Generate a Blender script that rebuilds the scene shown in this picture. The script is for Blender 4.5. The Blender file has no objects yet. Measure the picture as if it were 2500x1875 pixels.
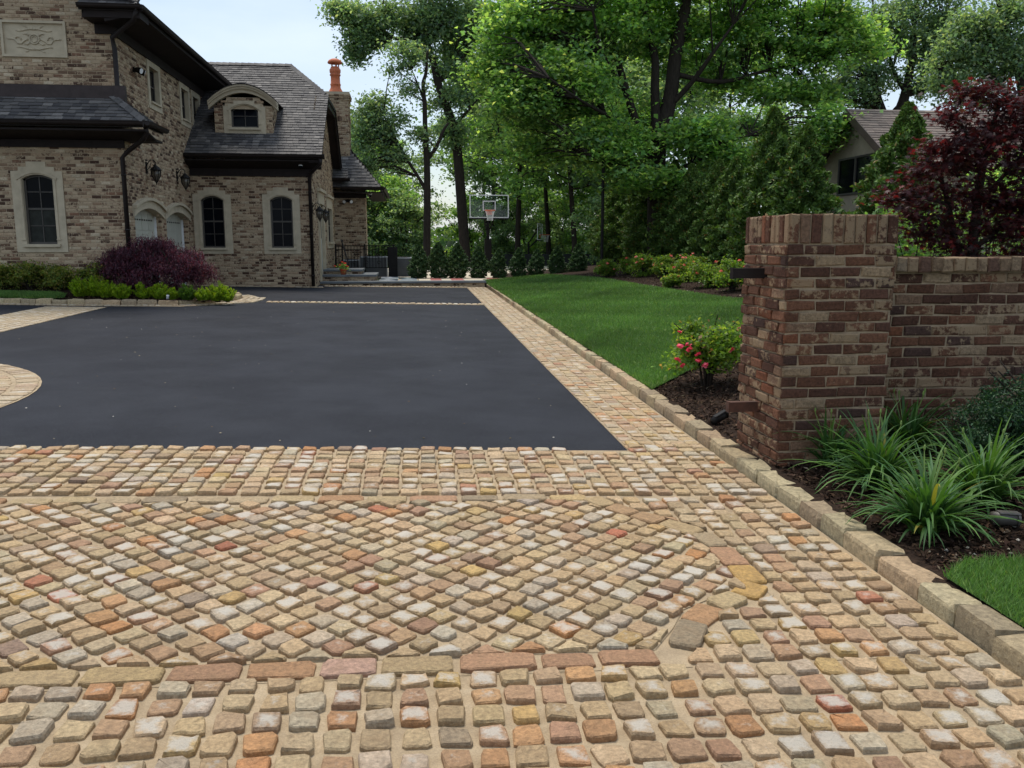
import bpy, math, random
import numpy as np
from mathutils import Matrix, Vector

# ------------------------------------------------------------------ camera
scene = bpy.context.scene
PW, PH, FPX, CAMH = 2500.0, 1875.0, 2094.0, 1.55          # photo size, focal length in photo pixels, eye height
PITCH = math.atan((937.5 - 594.0) / FPX)
YAW = math.atan((1250 - 1004.0) / (FPX / math.cos(PITCH)))
FWD = np.array([math.sin(YAW) * math.cos(PITCH), math.cos(YAW) * math.cos(PITCH), -math.sin(PITCH)])
RIGHT = np.array([math.cos(YAW), -math.sin(YAW), 0.0])
UP = np.cross(RIGHT, FWD)
CAM = np.array([0.0, 0.0, CAMH])
cam_data = bpy.data.cameras.new('camera')
cam_data.sensor_width = 36.0
cam_data.lens = 36.0 * FPX / PW
cam_data.clip_start, cam_data.clip_end = 0.05, 2000
cam = bpy.data.objects.new('camera', cam_data)
M = Matrix.Identity(4)
for i in range(3):
    M[i][0], M[i][1], M[i][2], M[i][3] = RIGHT[i], UP[i], -FWD[i], CAM[i]
cam.matrix_world = M
scene.collection.objects.link(cam)
scene.camera = cam
scene.render.resolution_x, scene.render.resolution_y = 1024, 768

# ------------------------------------------------------------------ sky and sun (bright overcast)
SUN_EL, SUN_AZ = math.radians(70), math.radians(-18)       # azimuth from +Y towards +X
world = bpy.data.worlds.new('World')
scene.world = world
world.use_nodes = True
wt = world.node_tree
wt.nodes.clear()
def wn(t, **k):
    n = wt.nodes.new(t)
    for a, b in k.items():
        setattr(n, a, b)
    return n
w_out = wn('ShaderNodeOutputWorld')
w_sky = wn('ShaderNodeTexSky', sky_type='NISHITA', sun_disc=False)
w_sky.sun_elevation, w_sky.sun_rotation = SUN_EL, SUN_AZ
w_sky.air_density, w_sky.dust_density = 1.2, 1.0
w_b1 = wn('ShaderNodeBackground'); w_b1.inputs[1].default_value = 0.06
wt.links.new(w_sky.outputs[0], w_b1.inputs[0])
w_b2 = wn('ShaderNodeBackground')
w_b2.inputs[0].default_value = (0.735, 0.85, 1.0, 1); w_b2.inputs[1].default_value = 0.50
w_tc = wn('ShaderNodeTexCoord')
w_map = wn('ShaderNodeMapping'); w_map.inputs['Scale'].default_value = (1.0, 1.0, 3.2)
wt.links.new(w_tc.outputs['Generated'], w_map.inputs[0])
w_no = wn('ShaderNodeTexNoise'); w_no.inputs['Scale'].default_value = 2.1; w_no.inputs['Detail'].default_value = 7
w_no.inputs['Roughness'].default_value = 0.55
wt.links.new(w_map.outputs[0], w_no.inputs[0])
w_mr = wn('ShaderNodeMapRange'); w_mr.inputs[1].default_value = .3; w_mr.inputs[2].default_value = .66
w_mr.inputs[3].default_value = .25; w_mr.inputs[4].default_value = .9
wt.links.new(w_no.outputs[0], w_mr.inputs[0])
w_mix = wn('ShaderNodeMixShader')
wt.links.new(w_mr.outputs[0], w_mix.inputs[0])
wt.links.new(w_b1.outputs[0], w_mix.inputs[1])
wt.links.new(w_b2.outputs[0], w_mix.inputs[2])
wt.links.new(w_mix.outputs[0], w_out.inputs[0])

sun_data = bpy.data.lights.new('sun', 'SUN')
sun_data.energy, sun_data.angle, sun_data.color = 1.5, math.radians(20), (1.0, 0.93, 0.82)
sun = bpy.data.objects.new('sun', sun_data)
sdir = Vector((math.sin(SUN_AZ) * math.cos(SUN_EL), math.cos(SUN_AZ) * math.cos(SUN_EL), math.sin(SUN_EL)))
sun.rotation_euler = sdir.to_track_quat('Z', 'Y').to_euler()
sun.location = (0, 0, 60)
scene.collection.objects.link(sun)
vs = scene.view_settings
vs.view_transform, vs.look, vs.exposure, vs.gamma, vs.use_curve_mapping = 'Standard', 'None', 1.2, 1.0, False
scene.cycles.max_bounces = 8
scene.cycles.transparent_max_bounces = 16

# ------------------------------------------------------------------ pixel <-> place helpers
GXS, GYS = -0.02, 0.009                       # the driveway rises to the left and to the back
def gz(x, y):
    return GXS * min(max(x, -14.0), 2.3) + GYS * min(max(y, -4.0), 27.0)
def ray(x, y):
    return FWD * FPX + RIGHT * (x - 1250) + UP * (937.5 - y)
def gnd(x, y, h=0.0):
    d = ray(x, y)
    return CAM + d * ((CAMH - h) / (GYS * d[1] + GXS * d[0] - d[2]))
def atY(x, y, Y):
    d = ray(x, y)
    return CAM + d * (Y / d[1])
def atX(x, y, X):
    d = ray(x, y)
    return CAM + d * (X / d[0])
def proj(p):
    v = np.asarray(p, float) - CAM
    z = v @ FWD
    zz = np.where(np.abs(z) < 1e-3, 1e-3, z)
    return 1250 + FPX * (v @ RIGHT) / zz, 937.5 - FPX * (v @ UP) / zz, z

# ------------------------------------------------------------------ object helpers
COL = scene.collection
rng = random.Random(7)
nrng = np.random.default_rng(11)
def tag(o, label=None, cat=None, group=None, kind=None):
    if label: o['label'] = label
    if cat: o['category'] = cat
    if group: o['group'] = group
    if kind: o['kind'] = kind
    return o
def link(name, data, parent=None, loc=None):
    o = bpy.data.objects.new(name, data)
    COL.objects.link(o)
    if loc is not None:
        o.location = loc
    if parent is not None:
        o.parent = parent
        if parent.get('_root') is not None:          # children of a world-placed root keep world coordinates
            o.matrix_parent_inverse = Matrix.Translation(-Vector(parent['_root']))
    return o
def thing(name, label, cat, loc, group=None, world=True, kind=None):
    o = bpy.data.objects.new(name, None)
    o.empty_display_size = 0.2
    COL.objects.link(o)
    o.location = loc
    if world:
        o['_root'] = tuple(float(v) for v in loc)
    return tag(o, label, cat, group, kind)
def set_cols(me, C):
    a = me.color_attributes.new('pc', 'FLOAT_COLOR', 'POINT')
    C = np.asarray(C, np.float32)
    if C.shape[1] == 3:
        C = np.concatenate([C, np.ones((len(C), 1), np.float32)], 1)
    a.data.foreach_set('color', C.ravel())
def mesh_np(name, V, F, C=None, mats=None, smooth=False):
    """V (n,3); F (m,k) array of equal-sized faces"""
    V = np.asarray(V, np.float32); F = np.asarray(F, np.int32)
    me = bpy.data.meshes.new(name)
    m, k = F.shape
    me.vertices.add(len(V)); me.vertices.foreach_set('co', V.ravel())
    me.loops.add(m * k); me.loops.foreach_set('vertex_index', F.ravel())
    me.polygons.add(m)
    me.polygons.foreach_set('loop_start', np.arange(m, dtype=np.int32) * k)
    me.polygons.foreach_set('loop_total', np.full(m, k, np.int32))
    me.update(calc_edges=True)
    if smooth:
        me.polygons.foreach_set('use_smooth', np.ones(m, bool))
    if C is not None:
        set_cols(me, C)
    if mats is not None:
        me.materials.append(mats)
    return me
class MB:
    """collects boxes, prisms, tubes, lathes into one mesh"""
    def __init__(s):
        s.v, s.f = [], []
    def add(s, vs_, fs_):
        b = len(s.v)
        s.v += [tuple(float(c) for c in v) for v in vs_]
        s.f += [tuple(b + i for i in f) for f in fs_]
        return s
    def box(s, x0, x1, y0, y1, z0, z1):
        return s.add([(x0,y0,z0),(x1,y0,z0),(x1,y1,z0),(x0,y1,z0),(x0,y0,z1),(x1,y0,z1),(x1,y1,z1),(x0,y1,z1)],
                     [(3,2,1,0),(4,5,6,7),(0,1,5,4),(1,2,6,5),(2,3,7,6),(3,0,4,7)])
    def pbox(s, P, u0, u1, z0, z1, d0, d1):
        """box in a wall plane: u along, z up, d outwards"""
        q = [P(u, z, d) for d in (d0, d1) for (u, z) in ((u0,z0),(u1,z0),(u1,z1),(u0,z1))]
        return s.add(q, [(3,2,1,0),(4,5,6,7),(0,1,5,4),(1,2,6,5),(2,3,7,6),(3,0,4,7)])
    def hexa(s, q):
        return s.add(q, [(3,2,1,0),(4,5,6,7),(0,1,5,4),(1,2,6,5),(2,3,7,6),(3,0,4,7)])
    def quad(s, a, b, c, d):
        return s.add([a, b, c, d], [(0,1,2,3)])
    def tube(s, pts, r, n=8, cap=True):
        pts = [np.asarray(p, float) for p in pts]
        rs = r if hasattr(r, '__len__') else [r] * len(pts)
        rings, prev = [], None
        for i, p in enumerate(pts):
            t = pts[min(i + 1, len(pts) - 1)] - pts[max(i - 1, 0)]
            t = t / (np.linalg.norm(t) + 1e-9)
            if prev is None:
                a = np.array([1.0, 0, 0]) if abs(t[0]) < .8 else np.array([0, 1.0, 0])
                a = a - t * (a @ t)
            else:
                a = prev - t * (prev @ t)
            a /= np.linalg.norm(a) + 1e-9
            prev = a
            b = np.cross(t, a)
            rings.append([p + rs[i] * (math.cos(2*math.pi*j/n) * a + math.sin(2*math.pi*j/n) * b) for j in range(n)])
        vs_ = [v for rg in rings for v in rg]
        fs_ = [(i*n+j, i*n+(j+1) % n, (i+1)*n+(j+1) % n, (i+1)*n+j) for i in range(len(pts)-1) for j in range(n)]
        if cap:
            fs_ += [tuple(range(n-1, -1, -1)), tuple((len(pts)-1)*n + j for j in range(n))]
        return s.add(vs_, fs_)
    def lathe(s, c, prof, n=20):
        c = np.asarray(c, float)
        vs_ = [(c[0]+r*math.cos(2*math.pi*j/n), c[1]+r*math.sin(2*math.pi*j/n), c[2]+z) for (r, z) in prof for j in range(n)]
        fs_ = [(i*n+j, i*n+(j+1) % n, (i+1)*n+(j+1) % n, (i+1)*n+j) for i in range(len(prof)-1) for j in range(n)]
        fs_ += [tuple(range(n-1, -1, -1)), tuple((len(prof)-1)*n + j for j in range(n))]
        return s.add(vs_, fs_)
    def mesh(s, name, mat, smooth=False):
        me = bpy.data.meshes.new(name)
        me.from_pydata(s.v, [], s.f)
        if smooth:
            me.polygons.foreach_set('use_smooth', [True] * len(me.polygons))
        me.materials.append(mat)
        me.update()
        return me
    def build(s, name, mat, parent=None, smooth=False):
        return link(name, s.mesh(name, mat, smooth), parent)

class Pieces:
    """pieces of one kind on one thing: the 300 that show largest become objects, the rest one part"""
    def __init__(s):
        s.p = []
    def add(s, V, F, C):
        s.p.append((np.asarray(V, np.float32), F, np.asarray(C, np.float32)))
    def finish(s, parent, name, mat, n=300, smooth=False, plural=None):
        if not s.p:
            return
        cen = np.array([V.mean(0) for V, F, C in s.p])
        x, y, z = proj(cen)
        ok = (z > .3) & (x > -60) & (x < PW + 60) & (y > -60) & (y < PH + 60)
        size = np.array([np.linalg.norm(V.max(0) - V.min(0)) for V, F, C in s.p]) / np.maximum(z, .3)
        order = np.argsort(-np.where(ok, size, size * 1e-4))
        rest = []
        for rank, i in enumerate(order):
            V, F, C = s.p[i]
            if rank < n and ok[i]:
                me = bpy.data.meshes.new(name)
                c = cen[i]
                me.from_pydata([tuple(v) for v in (V - c)], [], F)
                if smooth:
                    me.polygons.foreach_set('use_smooth', [True] * len(F))
                set_cols(me, C)
                me.materials.append(mat)
                link(name, me, parent, Vector([float(t) for t in c]))
            else:
                rest.append(i)
        if rest:
            vs_, fs_, cs_, b = [], [], [], 0
            for i in rest:
                V, F, C = s.p[i]
                vs_.append(V); cs_.append(C)
                fs_ += [tuple(b + k for k in f) for f in F]
                b += len(V)
            me = bpy.data.meshes.new(name)
            me.from_pydata(np.concatenate(vs_).tolist(), [], fs_)
            if smooth:
                me.polygons.foreach_set('use_smooth', [True] * len(fs_))
            set_cols(me, np.concatenate(cs_))
            me.materials.append(mat)
            tag(link(plural or name + 's', me, parent), kind='stuff')

# ------------------------------------------------------------------ materials
class NT:
    def __init__(s, name):
        s.m = bpy.data.materials.new(name)
        s.m.use_nodes = True
        s.t = s.m.node_tree
        s.b = s.t.nodes['Principled BSDF']
        s.out = s.t.nodes['Material Output']
    def n(s, t, **k):
        nd = s.t.nodes.new(t)
        for a, b in k.items():
            if a.startswith('i_'):
                key = a[2:].replace('_', ' ')
                nd.inputs[int(key) if key.isdigit() else key].default_value = b
            else:
                setattr(nd, a, b)
        return nd
    def l(s, a, b):
        s.t.links.new(a, b)
    def pos(s):
        return s.n('ShaderNodeNewGeometry').outputs['Position']
    def noise(s, scale, detail=4, rough=.6, vec=None, w=None):
        nd = s.n('ShaderNodeTexNoise')
        nd.inputs['Scale'].default_value = scale
        nd.inputs['Detail'].default_value = detail
        nd.inputs['Roughness'].default_value = rough
        s.l(vec if vec is not None else s.pos(), nd.inputs['Vector'])
        return nd.outputs['Fac']
    def ramp(s, fac, stops):
        r = s.n('ShaderNodeValToRGB')
        e = r.color_ramp.elements
        while len(e) < len(stops):
            e.new(.5)
        for el, (p, c) in zip(e, stops):
            el.position = p
            el.color = (c, c, c, 1) if not hasattr(c, '__len__') else (*c[:3], 1)
        s.l(fac, r.inputs[0])
        return r.outputs[0]
    def mix(s, fac, a, b, mode='MIX'):
        m = s.n('ShaderNodeMix', data_type='RGBA', blend_type=mode)
        for v, i in ((fac, 0), (a, 6), (b, 7)):
            if hasattr(v, 'is_output'):
                s.l(v, m.inputs[i])
            elif i == 0:
                m.inputs[0].default_value = v
            else:
                m.inputs[i].default_value = (*v[:3], 1)
        return m.outputs[2]
    def math(s, op, a, b=None):
        m = s.n('ShaderNodeMath', operation=op)
        for v, i in ((a, 0), (b, 1)):
            if v is None: continue
            if hasattr(v, 'is_output'): s.l(v, m.inputs[i])
            else: m.inputs[i].default_value = v
        return m.outputs[0]
    def bump(s, h, strength=.4, dist=.01):
        b = s.n('ShaderNodeBump')
        b.inputs['Strength'].default_value = strength
        b.inputs['Distance'].default_value = dist
        s.l(h, b.inputs['Height'])
        s.l(b.outputs[0], s.b.inputs['Normal'])
    def col(s, c):
        if hasattr(c, 'is_output'): s.l(c, s.b.inputs['Base Color'])
        else: s.b.inputs['Base Color'].default_value = (*c[:3], 1)
    def rough(s, r):
        if hasattr(r, 'is_output'): s.l(r, s.b.inputs['Roughness'])
        else: s.b.inputs['Roughness'].default_value = r
def simple(name, c, rough=.6, var=.25, scale=6.0, bump=.2, bdist=.004, metal=0.0, spec=.5, fine=None):
    t = NT(name)
    f = t.noise(scale, 6)
    lo = [v * (1 - var) for v in c]; hi = [min(1, v * (1 + var)) for v in c]
    t.col(t.ramp(f, [(.3, lo), (.7, hi)]))
    t.rough(rough)
    t.b.inputs['Metallic'].default_value = metal
    t.b.inputs['Specular IOR Level'].default_value = spec
    if bump:
        t.bump(t.noise(fine or scale * 8, 5), bump, bdist)
    return t.m
def attr_mat(name, rough=.8, var=.35, scale=30.0, bump=.4, bdist=.006, smear=None, smear_amt=.5, smear_scale=16.0, thr=0.0, worn=None, spec=.4, dirt=None, dirt_amt=.45, stain=None):
    """piece material: own colour in the attribute pc, with grain, optional mortar smear and paler top centre"""
    t = NT(name)
    a = t.n('ShaderNodeAttribute', attribute_name='pc')
    c = a.outputs['Color']
    g = t.noise(scale, 6, .65)
    c = t.mix(1.0, c, t.ramp(g, [(.25, (1-var,)*3), (.75, (1+var*.7,)*3)]), 'MULTIPLY')
    if stain is not None:
        c = t.mix(t.math('MULTIPLY', t.ramp(t.noise(19, 4, .6), [(.45, 0.0), (.68, 1.0)]), .3), c, stain)
    if smear is not None:
        f = t.math('ADD', t.math('MULTIPLY', t.noise(smear_scale, 6, .7), .6), t.math('MULTIPLY', t.noise(smear_scale * .35, 3, .6), .4))
        f2 = t.math('ADD', f, t.math('MULTIPLY', t.math('SUBTRACT', a.outputs['Alpha'], .5), .26))
        c = t.mix(t.math('MULTIPLY', t.ramp(f2, [(.50 + thr, 0.0), (.545 + thr, 1.0)]), smear_amt), c, smear)
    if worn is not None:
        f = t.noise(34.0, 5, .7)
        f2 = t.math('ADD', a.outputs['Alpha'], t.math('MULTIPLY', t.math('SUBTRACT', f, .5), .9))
        c = t.mix(t.math('MULTIPLY', t.ramp(f2, [(.42, 0.0), (.66, 1.0)]), .8), c, worn)  # paler blotch towards the middle of each stone top
    if dirt is not None:
        c = t.mix(t.math('MULTIPLY', t.ramp(t.noise(1.3, 6, .65), [(.45, 0.0), (.7, 1.0)]), dirt_amt), c, dirt)
    t.col(c)
    t.rough(t.ramp(g, [(.3, rough - .12), (.7, min(1, rough + .1))]))
    t.b.inputs['Specular IOR Level'].default_value = spec
    t.bump(t.noise(scale * 1.6, 7, .7), bump, bdist)
    return t.m
def leaf_mat(name, trans=.35, gloss=.35, tint=(1.25, 1.35, .55)):
    t = NT(name)
    a = t.n('ShaderNodeAttribute', attribute_name='pc')
    t.l(a.outputs['Color'], t.b.inputs['Base Color'])
    t.b.inputs['Roughness'].default_value = gloss + .15
    t.b.inputs['Specular IOR Level'].default_value = .35
    tr = t.n('ShaderNodeBsdfTranslucent')
    t.l(t.mix(1.0, a.outputs['Color'], tint, 'MULTIPLY'), tr.inputs[0])
    mx = t.n('ShaderNodeMixShader'); mx.inputs[0].default_value = trans
    t.l(t.b.outputs[0], mx.inputs[1]); t.l(tr.outputs[0], mx.inputs[2])
    t.l(mx.outputs[0], t.out.inputs[0])
    return t.m

def asphalt_mat():
    t = NT('asphalt')
    f1 = t.noise(150, 5, .75); f2 = t.noise(.8, 6, .6); f3 = t.noise(55, 2, .5)
    c = t.ramp(f1, [(.30, (.0062,.0068,.0096)), (.52, (.016,.0175,.0235)), (.68, (.064,.068,.079))])
    c = t.mix(t.math('MULTIPLY', t.ramp(f2, [(.42, 0.), (.6, 1.)]), .6), c, (.030, .0325, .041))
    c = t.mix(t.ramp(f3, [(.775, 0.), (.79, 1.)]), c, (.10, .095, .09))
    t.col(c)
    t.rough(t.ramp(t.noise(1.4, 6, .65), [(.3, .82), (.7, .7)])); t.b.inputs['Specular IOR Level'].default_value = .13
    t.bump(t.noise(120, 6, .8), .7, .006)
    return t.m
MAT = {}
MAT['asphalt'] = asphalt_mat()
def joint_mat():
    t = NT('joint_sand')
    f = t.noise(7, 6, .65); g = t.noise(160, 4, .7)
    c = t.ramp(f, [(.3, (.27,.20,.122)), (.55, (.375,.285,.178)), (.75, (.45,.355,.235))])
    c = t.mix(1.0, c, t.ramp(g, [(.3, (.75,)*3), (.7, (1.2,)*3)]), 'MULTIPLY')
    t.col(c); t.rough(.9); t.bump(t.noise(90, 6, .7), .5, .006)
    return t.m
MAT['joint'] = joint_mat()
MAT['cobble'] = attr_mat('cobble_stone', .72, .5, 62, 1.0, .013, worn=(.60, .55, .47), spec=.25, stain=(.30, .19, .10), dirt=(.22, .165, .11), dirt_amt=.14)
MAT['kerb'] = attr_mat('kerb_stone', .85, .5, 34, 1.0, .02, spec=.3)
MAT['brick'] = attr_mat('handmade_brick', .88, .4, 45, .6, .008, smear=(.43, .33, .22), smear_amt=.85, smear_scale=22, spec=.2)
MAT['pier_brick'] = attr_mat('pier_brick', .9, .6, 60, 1.0, .014, smear=(.36, .255, .155), smear_amt=.78, smear_scale=26, thr=.028, spec=.15)
MAT['shingle'] = attr_mat('slate_shingle', .75, .3, 40, .35, .004, spec=.35)
MAT['mortar'] = simple('mortar', (.44, .345, .235), .95, .2, 20, .5, .006, spec=.15)
MAT['pier_mortar'] = simple('pier_mortar', (.36, .27, .18), .95, .25, 20, .6, .008, spec=.15)
MAT['mulch'] = simple('mulch_soil', (.035, .021, .014), .95, .6, 26, 1.0, .03, spec=.15, fine=55)
MAT['chip'] = attr_mat('mulch_chips', .95, .3, 60, .3, .003, spec=.1)
MAT['turf'] = simple('turf_base', (.04, .085, .018), .95, .4, 3, .8, .02, spec=.1, fine=80)
MAT['soil'] = simple('forest_floor', (.04, .045, .02), .95, .5, 2, .6, .05, spec=.1)
MAT['limestone'] = simple('limestone_trim', (.46, .39, .28), .85, .14, 5, .25, .003, spec=.25, fine=70)
MAT['gutter'] = simple('dark_bronze_metal', (.017, .012, .011), .5, .25, 4, .05, .002, spec=.22)
MAT['soffit'] = simple('soffit_board', (.018, .0125, .0115), .7, .25, 5, .1, .002, spec=.2)
MAT['frame'] = simple('window_frame_bronze', (.055, .047, .039), .5, .2, 8, .05, .001)
MAT['glass'] = simple('dark_window_glass', (.004, .005, .008), .06, .3, 2, 0, spec=.06)
MAT['curtain_glass'] = simple('glass_over_curtain', (.026, .029, .026), .08, .35, 7, 0, spec=.06)
MAT['garage'] = simple('garage_door_paint', (.44, .43, .36), .6, .06, 3, .05, .001)
MAT['white'] = simple('white_paint', (.72, .72, .72), .5, .05, 3, .03, .001)
MAT['terracotta'] = simple('terracotta', (.50, .135, .055), .75, .18, 5, .2, .003)
MAT['iron'] = simple('black_iron', (.011, .0095, .009), .55, .3, 12, .1, .001, spec=.15)
MAT['lampglass'] = simple('lantern_glass', (.10, .085, .065), .15, .3, 8, 0)
MAT['bluestone'] = simple('bluestone', (.125, .138, .148), .6, .3, 3, .25, .003, spec=.45, fine=40)
MAT['rust'] = simple('rusty_steel', (.075, .030, .018), .8, .55, 14, .5, .003)
MAT['bark'] = None

# ================================================================== GROUND AND PAVING
def HR(x, y):
    """the garden to the right of the kerb, rising away from the drive"""
    return gz(2.3, y) + .082 + .085 * (min(max(x, 2.3), 14) - 2.3)
def terrain(x, y):
    if x > 2.3 and y < 34:
        return HR(x, y)
    z = gz(x, y)
    if y > 27: z = gz(min(x, 2.3), 27) * max(0, 1 - (y - 27) / 8) + .05 * min(1, (y - 27) / 8)
    if x > 2.36: z = max(z, HR(x, 27) * max(0, 1 - (y - 34) / 12))
    if y > 56: z -= .06 * (min(y, 110) - 56)
    return z
def grid_sheet(name, xs, ys, zf, mat, parent=None):
    V = [(x, y, zf(x, y)) for y in ys for x in xs]
    nx = len(xs)
    F = [(j*nx+i, j*nx+i+1, (j+1)*nx+i+1, (j+1)*nx+i) for j in range(len(ys)-1) for i in range(nx-1)]
    return link(name, mesh_np(name, V, F, None, mat, True), parent)
xs = [-400, -120, -60, -30, -14, -9, -5, -2, 0, 1.5, 2.3, 2.37, 4, 6, 8, 11, 14, 20, 40, 80, 160, 400]
ys = [-60, -20, -4, 0, 2, 4, 8, 12, 16, 20, 24, 27, 29, 31, 33, 36, 40, 46, 52, 56, 62, 70, 85, 110, 160, 300, 700]
tag(grid_sheet('ground', xs, ys, lambda x, y: terrain(x, y) - .035, MAT['soil']), kind='structure')

def poly_sheet(name, pts, zf, mat, parent=None, kind='structure', step=None):
    me = bpy.data.meshes.new(name)
    me.from_pydata([(x, y, zf(x, y)) for x, y in pts], [], [tuple(range(len(pts)))])
    me.materials.append(mat); me.update()
    return tag(link(name, me, parent), kind=kind)
def kx(y): return 2.165 + .005 * y            # kerb face
def ax(y): return 1.575 + .0045 * (y - 6)     # right edge of the asphalt
AN0, AN1 = (-3.0, 6.30), (1.575, 6.08)        # near edge of the asphalt
def near_edge(x): return AN0[1] + (x - AN0[0]) * (AN1[1] - AN0[1]) / (AN1[0] - AN0[0])
poly_sheet('asphalt_driveway', [(-14, near_edge(-14)), (ax(6), near_edge(ax(6))), (ax(26.6), 26.6), (-14, 26.6)],
           lambda x, y: gz(x, y), MAT['asphalt'])
poly_sheet('street_apron', [(-14, -4), (2.15, -4), (2.15, 1.7), (-14, 1.7)], lambda x, y: gz(x, y), MAT['asphalt'])

# ---- stones
COB = [((.42,.315,.19),34), ((.47,.375,.25),22), ((.36,.275,.175),14), ((.44,.405,.345),8), ((.38,.35,.29),8), ((.42,.20,.085),9),
       ((.36,.225,.14),10), ((.32,.185,.13),6), ((.44,.31,.12),4), ((.36,.11,.065),1.0), ((.25,.185,.145),2.5), ((.20,.18,.165),.8), ((.37,.34,.25),4)]
COBC = [c for c, w in COB]; COBW = [w for c, w in COB]
def stone_colour(pale=0.0):
    c = rng.choices(COBC, COBW)[0]
    k = rng.uniform(.86, 1.14); q = rng.uniform(.12, .5)
    c = [min(.7, (v * (1 - q) + t * q) * k * rng.uniform(.97, 1.03)) * w for v, t, w in zip(c, (.45, .34, .215), (1.17, 1.09, .99))]
    return [v * (1 - pale) + p * pale for v, p in zip(c, (.47, .39, .275))]
def poly_area(p):
    return .5 * abs(sum(p[i][0]*p[(i+1) % len(p)][1] - p[(i+1) % len(p)][0]*p[i][1] for i in range(len(p))))
def ccw(p):
    s_ = sum(p[i][0]*p[(i+1) % len(p)][1] - p[(i+1) % len(p)][0]*p[i][1] for i in range(len(p)))
    return p if s_ > 0 else p[::-1]
def stone(P, poly, h, col, zf=gz, cut=.12, jit=.0075, inset=.085, worn=0.0, low=-.03, tilt=.0):
    poly = ccw([tuple(q) for q in poly])
    n = len(poly); out = []
    for i in range(n):
        a, b, c = np.array(poly[i-1]), np.array(poly[i]), np.array(poly[(i+1) % n])
        k1, k2 = cut * rng.uniform(.55, 1.35), cut * rng.uniform(.55, 1.35)
        for q in (b + (a - b) * k1, b + (c - b) * k2):
            out.append((q[0] + rng.uniform(-jit, jit), q[1] + rng.uniform(-jit, jit)))
    m = len(out)
    cx, cy = sum(q[0] for q in out) / m, sum(q[1] for q in out) / m
    tx, ty = rng.uniform(-tilt, tilt), rng.uniform(-tilt, tilt)
    V, C = [], []
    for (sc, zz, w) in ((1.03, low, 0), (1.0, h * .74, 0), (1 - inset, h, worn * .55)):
        for q in out:
            s2 = sc if sc >= 1 else sc + rng.uniform(-.04, .04)
            x, y = cx + (q[0] - cx) * s2, cy + (q[1] - cy) * s2
            z = zf(x, y) + zz + (0 if zz < 0 else tx * (x - cx) + ty * (y - cy) + rng.uniform(-.12, .08) * abs(h) * (1 if zz == h else .6))
            V.append((x, y, z)); C.append((*col, w))
    V.append((cx, cy, zf(cx, cy) + h * rng.uniform(1.0, 1.12))); C.append((*col, worn))
    F = []
    for r in range(2):
        F += [(r*m+i, r*m+(i+1) % m, (r+1)*m+(i+1) % m, (r+1)*m+i) for i in range(m)]
    F += [(2*m+i, 2*m+(i+1) % m, 3*m) for i in range(m)]
    P.add(V, F, C)
def rect_poly(cx, cy, w, l, a=0.0, sh=0.0):
    ca, sa = math.cos(a), math.sin(a)
    return [(cx + u*ca - v*sa + sh*v, cy + u*sa + v*ca) for u, v in ((-w/2,-l/2),(w/2,-l/2),(w/2,l/2),(-w/2,l/2))]
def inside(p, poly):
    x, y = p; r = False
    for i in range(len(poly)):
        (x1, y1), (x2, y2) = poly[i-1], poly[i]
        if (y1 > y) != (y2 > y) and x < (x2-x1) * (y-y1) / (y2-y1) + x1:
            r = not r
    return r
def clip_half(poly, a, b, keep_left=True, off=0.0):
    a, b = np.array(a), np.array(b)
    d = (b - a) / np.linalg.norm(b - a); nrm = np.array([-d[1], d[0]]) * (1 if keep_left else -1)
    out = []
    for i in range(len(poly)):
        p, q = np.array(poly[i-1]), np.array(poly[i])
        sp, sq = (p - a) @ nrm - off, (q - a) @ nrm - off
        if (sp < 0) != (sq < 0):
            out.append(tuple(p + (q - p) * sp / (sp - sq)))
        if sq >= 0:
            out.append(tuple(q))
    return out
def seg_dist(p, a, b):
    p, a, b = map(np.array, (p, a, b))
    t = np.clip((p - a) @ (b - a) / ((b - a) @ (b - a)), 0, 1)
    return np.linalg.norm(p - a - t * (b - a))
def nearest_edge(p, poly):
    best = min(range(len(poly)), key=lambda i: seg_dist(p, poly[i-1], poly[i]))
    return poly[best-1], poly[best]
wj = lambda: (rng.uniform(.35, .95) if rng.random() < .5 else rng.uniform(0, .2))  # strength of the paler top centre, random per stone

# panel outline: centre line of the border of long stones, from the photograph
PANEL = [(-3.9, 2.93), (.93, 2.915), (1.075, 3.12), (1.17, 3.285), (1.345, 3.40), (1.53, 3.485), (1.535, 3.74), (1.54, 3.99),
         (1.50, 4.24), (1.345, 4.43), (1.17, 4.64), (1.03, 4.90), (-3.9, 5.02)]
cxp, cyp = 0.0, 3.95
def offset_poly(poly, d):
    poly = ccw(poly); n = len(poly); out = []
    for i in range(n):
        a, b, c = np.array(poly[i-1]), np.array(poly[i]), np.array(poly[(i+1) % n])
        n1 = np.array([(b-a)[1], -(b-a)[0]]); n1 /= np.linalg.norm(n1)
        n2 = np.array([(c-b)[1], -(c-b)[0]]); n2 /= np.linalg.norm(n2)
        m = n1 + n2; m /= max(.3, (m @ m) / 2) ** 1.0
        out.append(tuple(b + m * d))
    return out
P_IN, P_OUT = offset_poly(PANEL, -.068), offset_poly(PANEL, .068)
joint_poly = [(-3.95, 1.7), (kx(1.7), 1.7), (kx(26.75), 26.75), (ax(26.6) , 26.75), (ax(6) - .002, near_edge(ax(6))), (-3.95, near_edge(-3.95))]
apron = poly_sheet('cobble_apron', joint_poly, lambda x, y: gz(x, y) + .004, MAT['joint'])

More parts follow.
